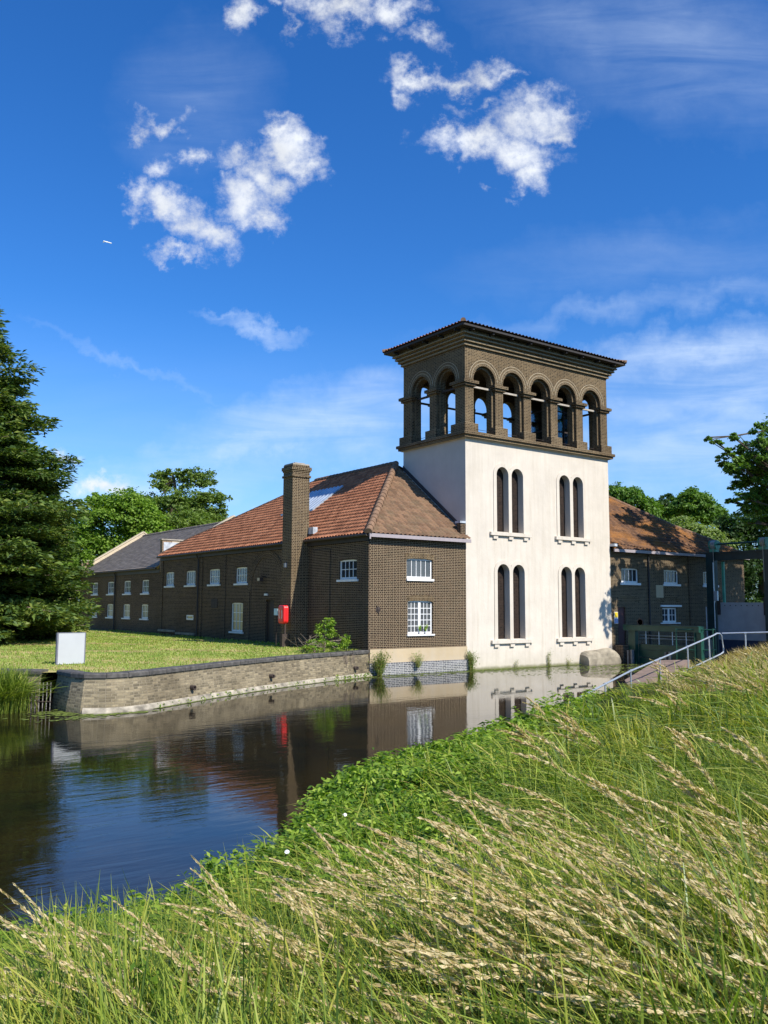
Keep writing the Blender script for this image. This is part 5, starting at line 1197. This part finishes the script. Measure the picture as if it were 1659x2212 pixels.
def scatter(n, u0, u1, vmin_off, v1, zoff=.25, rmin=1.2):
    """ground points of the near bank, denser close to the camera"""
    u = rng.uniform(u0, u1, n); vs = np.interp(u, vsu, vsv) + vmin_off; v = vs + (v1-vs)*rng.random(n)
    d = np.array(fw)[None] + np.array(RT)[None]*((u-829.5)/FD)[:, None] - np.array(UP)[None]*((v-1106)/FD)[:, None]
    h = np.full(n, .9); 
    for _ in range(14):
        tt = (h+zoff-CZ)/d[:, 2]; X = CX+d[:, 0]*tt; Y = CY+d[:, 1]*tt; h = h*.5 + .5*bank_h(X, Y)
    Z = tt; sdist = shore_dist(X, Y)
    ok = (sdist > -.05) & (Z > rmin) & (Z < 60) & (X < 17)
    return np.stack([X, Y, bank_h(X, Y)], -1)[ok], Z[ok], u[ok], v[ok]
LEFT = np.array(-RT)
def lean_field(n, m0, m1, spread=.5):
    a = rng.normal(0, spread, n); base = np.array([LEFT[0], LEFT[1]])
    c, s = np.cos(a), np.sin(a); v = np.stack([base[0]*c-base[1]*s, base[0]*s+base[1]*c, 0*a], -1)
    return v*rng.uniform(m0, m1, n)[:, None]
def patchiness(X, Y, s, o): return .5+.5*np.sin(X*s+o+1.7*np.sin(Y*s*.7+o))*np.cos(Y*s*1.1-o+1.3*np.sin(X*s*.6))
# 1. the general sward, in tussocks
def tussocks(N0, per, u0, u1, vo, v1, rad):
    c, Zc, uc, vc = scatter(N0, u0, u1, vo, v1); n = len(c); b = np.repeat(c, per, 0); Zb = np.repeat(Zc, per)
    r = rad*np.repeat(np.clip(Zc/6, .8, 2.5), per); off = rng.normal(size=(n*per, 2))*r[:, None]*.5
    b[:, :2] += off; b[:, 2] = bank_h(b[:, 0], b[:, 1]); ok = shore_dist(b[:, 0], b[:, 1]) > -.1
    tl = np.repeat(rng.uniform(.45, 1.25, n), per); ta = np.repeat(rng.normal(0, .5, n), per); tk = np.repeat(rng.random(n), per)
    rd = np.concatenate([off/np.maximum(r, 1e-3)[:, None], np.zeros((n*per, 1))], 1)
    return b[ok], Zb[ok], tl[ok], ta[ok], tk[ok], rd[ok]
base, Z, tl, ta, tk, rd = tussocks(2900, 56, -350, 2000, -4, 2900, .20)
n = len(base); edge_ = np.clip(.62+shore_dist(base[:,0],base[:,1])*.2, .62, 1)
ln = rng.uniform(.45, .98, n)*tl*np.where(Z > 14, .72, 1)*edge_; wd = np.maximum(.0062, Z*.00105)*rng.uniform(.6, 1.4, n)
ang = ta*1.5 + rng.normal(0, .35, n); c_, s__ = np.cos(ang), np.sin(ang)
le = np.stack([LEFT[0]*c_-LEFT[1]*s__, LEFT[0]*s__+LEFT[1]*c_, 0*ang], -1)*rng.uniform(.35, 1.35, n)[:, None] + rd*.8
pa = patchiness(base[:,0], base[:,1], 1.3, .4)*.5 + tk*.6 + rng.normal(0, .08, n)
for mk, sel, nm in ((M['grass_green'], pa > .48, 'lush_grass'), (M['grass'], pa <= .48, 'long_grass')):
    o, _ = blades(nm, base[sel], ln[sel], wd[sel], le[sel], mk, seg=6, droop=1.15); tag(o, kind='stuff')
base, Z, tl, ta, tk, rd = tussocks(900, 14, -350, 1900, 0, 2700, .16)
n = len(base); ang = ta*2.2 + rng.normal(0, .6, n); c_, s__ = np.cos(ang), np.sin(ang)
le = np.stack([LEFT[0]*c_-LEFT[1]*s__, LEFT[0]*s__+LEFT[1]*c_, 0*ang], -1)*rng.uniform(.5, 1.4, n)[:, None] + rd*.5
o, _ = blades('broad_sedge', base, rng.uniform(.45,.85,n)*tl*np.clip(.6+shore_dist(base[:,0],base[:,1])*.2,.6,1), np.maximum(.009, Z*.0014)*rng.uniform(.7,1.3,n), le, M['sedge'], seg=7, droop=1.2); tag(o, kind='stuff')
# the same sward all round the place the photographer stood on
n0 = 3400; rr_ = 15*np.sqrt(rng.random(n0)); aa_ = rng.uniform(0, 2*math.pi, n0); c_x, c_y = CX+rr_*np.cos(aa_), CY+rr_*np.sin(aa_)
uu_, _, zz2 = camuv(c_x, c_y, bank_h(c_x, c_y)); out_ = (zz2 < .8) | (uu_ < -330) | (uu_ > 1980); out_ &= (rr_ > 1.2) & (shore_dist(c_x, c_y) > .1); c_x, c_y = np.repeat(c_x[out_], 34), np.repeat(c_y[out_], 34); n = len(c_x)
off = rng.normal(0, .17, (n, 2)); b_ = np.stack([c_x+off[:,0], c_y+off[:,1], bank_h(c_x+off[:,0], c_y+off[:,1])], -1)
o, _ = blades('surrounding_grass', b_, rng.uniform(.4,.9,n), np.full(n,.009), lean_field(n,.35,1.3,.6)+np.concatenate([off*2.5, np.zeros((n,1))], 1), M['grass_green'], seg=5, droop=1.15); tag(o, kind='stuff')
# 2. dry pale grass on the right-hand crest
base, Z, u, v = scatter(12000, 1420, 2300, -14, 1500)
keep = rng.random(len(base)) < np.clip((u-1400)/250, 0, 1)*np.clip((Z-9)/8, 0, 1); base, Z = base[keep], Z[keep]; n = len(base)
o, _ = blades('dry_grass', base, rng.uniform(.35,.66,n), Z*.0009*rng.uniform(.6,1.2,n), lean_field(n,.4,1.1,.6), M['drygrass']); tag(o, kind='stuff')
# tall dry grass round the foot of the hand rail
n = 2600; k_ = rng.random(n); b_ = np.stack([4.2+k_*5.2+rng.normal(0,.25,n), -9.0-k_*.3+rng.normal(0,.35,n), 0*k_], -1); b_[:, 2] = bank_h(b_[:,0], b_[:,1])-.02
o, _ = blades('rail_side_grass', b_, rng.uniform(.45,1.0,n)*(.55+.6*k_), np.full(n,.030)*rng.uniform(.6,1.2,n), lean_field(n,.2,.8,.6), M['drygrass']); tag(o, kind='stuff')
# 3. broad-leaved weeds by the water and among the grass
def weeds(name, base, Z, h0, h1, leafs, mat, per=9):
    n = len(base); P = []; 
    h = rng.uniform(h0, h1, n); ax = np.stack([rng.normal(0,.18,n)+LEFT[0]*.15, rng.normal(0,.18,n)+LEFT[1]*.15, np.ones(n)], -1)
    t = rng.uniform(.15, 1.0, (n, per)); a = rng.uniform(0, 2*math.pi, (n, per)); rr = .055+.05*rng.random((n, per))
    C = base[:, None, :] + ax[:, None, :]*(h[:, None]*t)[..., None] + np.stack([np.cos(a)*rr, np.sin(a)*rr, 0*a], -1)
    dr = np.stack([np.cos(a), np.sin(a), rng.uniform(-.2,.7,(n,per))], -1).reshape(-1, 3); C = C.reshape(-1, 3); dr = unit(dr); N_ = len(C)
    s = (leafs*rng.uniform(.6,1.35,N_)*np.repeat(np.clip(Z/9,.9,2.2), per))[:, None]
    nr = unit(np.cross(dr, np.cross(np.array([0,0,1.])[None]+rng.normal(0,.35,(N_,3)), dr))); b = np.cross(nr, dr)
    a_, c_ = C-dr*s*.4, C+dr*s*.6-np.array([0,0,1])*s*.12; V = np.stack([a_, C+b*s*.19+nr*s*.05, c_, C-b*s*.19+nr*s*.05], 1).reshape(-1, 3)
    F = (np.arange(N_)*4)[:, None]+np.arange(4)[None]; tag(npmesh(name, V, F, mat), kind='stuff')
base, Z, u, v = scatter(70000, -250, 1300, -5, 2600)
sd0 = shore_dist(base[:,0], base[:,1])
w = np.clip(1.25 - sd0/3.4, 0, 1) + .45*(patchiness(base[:,0], base[:,1], 2.4, 2.) > .60); keep = rng.random(len(base)) < w*np.where(u > 1000, .25, .75)
weeds('leafy_weeds', base[keep], Z[keep], .18, .58, .085, M['weed'], per=10)
# mounds of nettles and dock bulging over the bank's edge
mnd = []
def mound(u_, v_, zt, r, h):
    d = fw + RT*(u_-829.5)/FD - UP*(v_-1106)/FD; tt = (zt-CZ)/d.z; p = Vector((CX,CY,CZ))+d*tt
    g = float(bank_h(np.array([p.x]), np.array([p.y]))[0])
    if p.z - g < .12: g = p.z - .3
    mnd.append((p.x, p.y, g+(p.z-g)*.45, r, r*.9, max(.16, (p.z-g)*.62*h)))
for k in range(30):
    u_ = rnd.uniform(700, 1040); e = float(np.interp(u_, vsu, vsv)); mound(u_, e+rnd.uniform(2, 60), .62+rnd.uniform(0,.12), rnd.uniform(.28,.55), rnd.uniform(.9,1.2))
for k in range(26):
    u_ = rnd.uniform(690, 1010); e = float(np.interp(u_, vsu, vsv)); mound(u_, e+rnd.uniform(60, 260), rnd.uniform(.75,1.1), rnd.uniform(.25,.45), rnd.uniform(.9,1.2))
for k in range(26):
    u_ = rnd.uniform(60, 680); e = float(np.interp(u_, vsu, vsv)); mound(u_, e+rnd.uniform(0, 150), .66+rnd.uniform(0,.3), rnd.uniform(.12,.24), 1.)
for k in range(14):
    u_ = rnd.uniform(1040, 1300); e = float(np.interp(u_, vsu, vsv)); mound(u_, e+rnd.uniform(4, 60), .55+rnd.uniform(0,.2), rnd.uniform(.25,.5), 1.)
for k in range(44):
    mound(rnd.uniform(60, 1250), rnd.uniform(1960, 2230), rnd.uniform(1.35, 1.62), rnd.uniform(.09,.2), 1.)
P, O = blobpts(mnd, 82000, .35); sz = np.clip(((P[:,0]-CX)*math.sin(YAW)+(P[:,1]-CY)*math.cos(YAW))*.0072, .045, .115); tag(leaves('nettle_mounds', P, sz, M['weed'], None, asp=.42, outward=O*.5), kind='stuff')
# 4. clover-like undergrowth close to the ground, darker
base, Z, u, v = scatter(26000, -300, 1900, 0, 2600); weeds('undergrowth', base, Z, .04, .26, .06, M['leaf_dark'], per=5)
base, Z, u, v = scatter(26000, 660, 1090, -3, 1960); keep = shore_dist(base[:,0],base[:,1]) < 3.0
pk = patchiness(base[:,0], base[:,1], 2.6, 1.); keep &= rng.random(len(base)) < .25+.9*(pk > .4)
weeds('nettle_bank', base[keep], Z[keep], .15, .58, .08, M['weed'], per=11)
# 5. seed heads on arching straw stems, combed to the left by the wind
def seeds(name, base, Z, h0, h1, big=1., per=46):
    n = len(base); Ls = rng.uniform(h0, h1, n); le = lean_field(n, .45, 1.0, .32)
    o, pts = blades('straw_stems', base, Ls, np.maximum(.0030, Z*.00062), le, M['straw'], seg=10, droop=1.0); tag(o, kind='stuff')
    i0 = 7; C = []; D_ = []; 
    t = rng.random((n, per)); idx = 5.6 + t*4.4; lo = np.floor(idx).astype(int); lo = np.minimum(lo, 9); fr = (idx-lo)[..., None]
    ar = np.arange(n)[:, None]; A = pts[ar, lo]; B = pts[ar, lo+1]; C = A*(1-fr)+B*fr; D_ = unit(B-A)
    rad = (.017*big*np.sin(np.clip(t*.9+.12,0,1)*math.pi))[..., None]*np.clip(Z/5,.8,1.5)[:, None, None]
    off = rng.normal(size=C.shape); off = unit(off)*rad*rng.random((n, per, 1)); C = (C+off+np.array([0,0,-.006])).reshape(-1,3); D_ = unit(D_.reshape(-1,3)+off.reshape(-1,3)*18+rng.normal(0,.18,(n*per,3)))
    s = (.029*big*rng.uniform(.6,1.3,n*per)*np.repeat(np.clip(Z/5,.8,1.7), per))[:, None]; b = unit(np.cross(D_, rng.normal(size=D_.shape)))
    V = np.stack([C-D_*s*.5, C+b*s*.17, C+D_*s*.5, C-b*s*.17], 1).reshape(-1,3); F = (np.arange(n*per)*4)[:, None]+np.arange(4)[None]
    tag(npmesh(name, V, F, M['seed']), kind='stuff')
base, Z, u, v = scatter(270, 100, 2300, 20, 2500); keep = rng.random(len(base)) < np.clip((u-300)/1100, .05, 1)*np.clip((shore_dist(base[:,0],base[:,1])-1.2)/2.5, 0, 1)*(.25+.9*(patchiness(base[:,0],base[:,1],1.1,.8) > .45)); cl_ = np.repeat(base[keep], 3, 0); cl_[:, :2] += rng.normal(0, .09, (len(cl_), 2)); seeds('seed_heads', cl_, np.repeat(Z[keep], 3), .78, 1.18, big=1.3, per=130)
# a few tall ones close to the camera, as in the foreground of the photograph
fg = []
for u_, v_, Z_ in ((980,2080,4.2),(1010,2110,4.0),(1060,2150,3.9),(930,2150,3.7),(1120,2080,4.6),(420,2230,3.4),(500,2250,3.3),(300,2260,3.3),(590,2230,3.6),(240,2200,3.7),(150,2250,3.4),(700,2180,3.8),(820,2230,3.5),(1250,2230,3.6),(1300,2240,3.5),(1330,2230,3.4),(1420,2250,3.6),(1180,2200,4.1),(1560,2200,4.0),(1500,2100,4.6),(1650,2080,4.8),(1700,2150,4.3),(900,2060,4.6),(1040,2060,4.4),(660,2130,4.2),(380,2150,4.1),(60,2260,3.6)):
    for k in range(4):
        p = at(u_+rnd.uniform(-25,25), v_, Z_+rnd.uniform(-.3,.3)); fg.append((p.x, p.y))
fg = np.array(fg); bz = bank_h(fg[:,0], fg[:,1]); bb = np.stack([fg[:,0], fg[:,1], bz], -1); _, _, Zf = camuv(fg[:,0], fg[:,1], bz)
seeds('tall_seed_heads', bb, Zf, .95, 1.3, big=1.1, per=150)
# 6. dry heads thick on the right crest
base, Z, u, v = scatter(420, 1450, 2300, -10, 1500); keep = Z > 10; seeds('crest_seed_heads', base[keep], Z[keep], .5, .8, per=22)
# white bindweed flowers by the water
wf = 0
for u_, v_ in ((826,1890),(832,1905),(620,1840),(838,1975),(1010,1720),(745,1760)):
    p = at(u_, v_, 1); d = p-Vector((CX,CY,CZ)); tt = (.85-CZ)/d.z; c = Vector((CX,CY,CZ))+d*tt
    q = MB(); q.lathe([(.004,-.04),(.008,-.02),(.022,.0)], c, ax=Vector((-.3,-.5,.8)), n=9)
    tag(q.build('bindweed_flower', M['petal']), 'small white trumpet flower in the leafy weeds near the water', 'flower', 'white bindweed flowers on the near bank')
# reed clump at the left wall
rc = thing('reed_clump', (-21,-4.6,0), 'big arching clump of green reeds in the water at the left wall', 'reeds')
n = 2600; cx_ = np.where(rng.random(n) < .6, -20.85, -21.9); b_ = np.stack([cx_+rng.normal(0,.30,n), np.where(cx_ > -21.5, -4.35, -3.4)+rng.normal(0,.22,n), np.full(n,-.05)], -1); a = rng.uniform(0,2*math.pi,n); ln_ = rng.uniform(.9,1.65,n); le = np.stack([np.cos(a), np.sin(a), 0*a], -1)*rng.uniform(.15,1.0,n)[:, None]
le += np.array(RT)*.08
blades('leaves', b_, ln_, rng.uniform(.010,.022,n), le, M['grass_green'], seg=6, droop=1.25, parent=rc)
# short grass of the lawn
n = 90000; uu = rng.uniform(-30, 830, n); dd = rng.uniform(21, 62, n)**1.0; lat = (uu-829.5)/FD*dd; X = CX+dd*math.sin(YAW)+lat*math.cos(YAW); Y = CY+dd*math.cos(YAW)-lat*math.sin(YAW)
wp = np.array(WP); inside = (X < -WL-.05)
dmin = np.full(n, 1e9); sgn = np.zeros(n)
for (x1,y1),(x2,y2) in zip(WP, WP[1:]):
    dx, dy = x2-x1, y2-y1; t = np.clip(((X-x1)*dx+(Y-y1)*dy)/(dx*dx+dy*dy), 0, 1); dd2 = np.hypot(X-x1-t*dx, Y-y1-t*dy); s_ = np.sign(dx*(Y-y1)-dy*(X-x1)); mm = dd2 < dmin; dmin = np.where(mm, dd2, dmin); sgn = np.where(mm, s_, sgn)
ok = inside & (sgn > 0) & (dmin > .38); X, Y, dd, dmin = X[ok], Y[ok], dd[ok], dmin[ok]; n = len(X)
dry = patchiness(X, Y, .55, 1.1)
dep_ = (X-CX)*math.sin(YAW)+(Y-CY)*math.cos(YAW); lat_ = (X-CX)*math.cos(YAW)-(Y-CY)*math.sin(YAW)
dry = .5+.5*np.sin(dep_*.9+1.3*np.sin(lat_*.28)+.6)*np.cos(lat_*.21+dep_*.23) + .25*np.sin(lat_*1.1+dep_*2.3) + rng.normal(0, .16, n)
isd = dry > .78; a = rng.uniform(0, 2*math.pi, n); hh = rng.uniform(.03, .11, n)*np.where(X > -WL-.7, 1.9, 1)*np.where(isd, .55, 1)
for nm, sel, mk in (('lawn_grass', ~isd, 'lawn_blade'), ('dry_lawn_grass', isd, 'drygrass')):
    o, _ = blades(nm, np.stack([X, Y, np.full(n, GZ-.005)], -1)[sel], hh[sel], (dd*.0009)[sel], (np.stack([np.cos(a), np.sin(a), 0*a], -1)*.5)[sel], M[mk], seg=2); tag(o, kind='stuff')
# duckweed and algae lying on the water by the walls
def discs(name, X, Y, R, zz, mat):
    n = len(X); k = 7; a = np.linspace(0, 2*math.pi, k, endpoint=False)[None, :] + rng.uniform(0, 6, (n, 1)); r = R[:, None]*rng.uniform(.5, 1.2, (n, k))
    V = np.stack([X[:, None]+np.cos(a)*r*1.3, Y[:, None]+np.sin(a)*r, np.broadcast_to(zz[:, None], (n, k))], -1).reshape(-1, 3)
    F = (np.arange(n)*k)[:, None] + np.arange(k)[None]
    me = npmesh(name, V, F, mat); return tag(me, kind='stuff')
AX, AY, AR = [], [], []
edge = [(x, y) for x, y in offset(WP[11:], .24)] + [(-5.5,-.16),(0,-.17),(.02,-.02),(7.7,-.02)]
for (x1,y1),(x2,y2) in zip(edge, edge[1:]):
    l = math.hypot(x2-x1,y2-y1); k = int(l*75); t = rng.random(k); off = np.abs(rng.normal(0, .05+.10*(x1 > -9), k)); nx_, ny_ = (y2-y1)/l, -(x2-x1)/l
    AX.append(x1+(x2-x1)*t+nx_*off); AY.append(y1+(y2-y1)*t+ny_*off); AR.append(rng.uniform(.02,.07,k))
for cx2, cy2, sx2, sy2, k in ((-19.3,-5.6,.55,.35,420),(-18.6,-6.5,.6,.12,260),(2.0,-1.1,2.2,.22,260),(5.4,-1.9,2.6,.35,330),(7.8,-2.9,1.8,.35,260),(8.8,-1.5,1.2,.25,160),(3.,-3.2,1.8,.3,120),(5.8,-4.6,1.3,.35,200),(-4.5,-1.0,.9,.18,160),(1.2,-.55,1.6,.12,300),(9.5,-3.8,1.5,.4,200),(-19.6,-6.9,.5,.1,60)):
    AX.append(rng.normal(cx2,sx2,k)); AY.append(rng.normal(cy2,sy2,k)); AR.append(rng.uniform(.02,.075,k))
AX, AY, AR = map(np.concatenate, (AX, AY, AR)); ok = (AY < -.02) | (AX < -5.4)
discs('duckweed', AX[ok], AY[ok], AR[ok], .006+.006*rng.random(ok.sum()), M['algae'])
# small moss tufts along the foot of the stone wall
mt_pts = []
for (x1,y1),(x2,y2) in zip(edge[:10], edge[1:11]):
    for _ in range(int(math.hypot(x2-x1,y2-y1)*18*(1.0 if x1 > -10 else .25))):
        t = rng.random(); mt_pts.append((x1+(x2-x1)*t+rng.normal(0,.03), y1+(y2-y1)*t+rng.normal(0,.03), .03+abs(rng.normal(0,.05))))
leafs = np.array(mt_pts); leafs = np.repeat(leafs, 6, 0)+rng.normal(0,.03,(len(leafs)*6,3)); tag(leaves('waterline_moss', leafs, .07, M['weed'], None), kind='stuff')
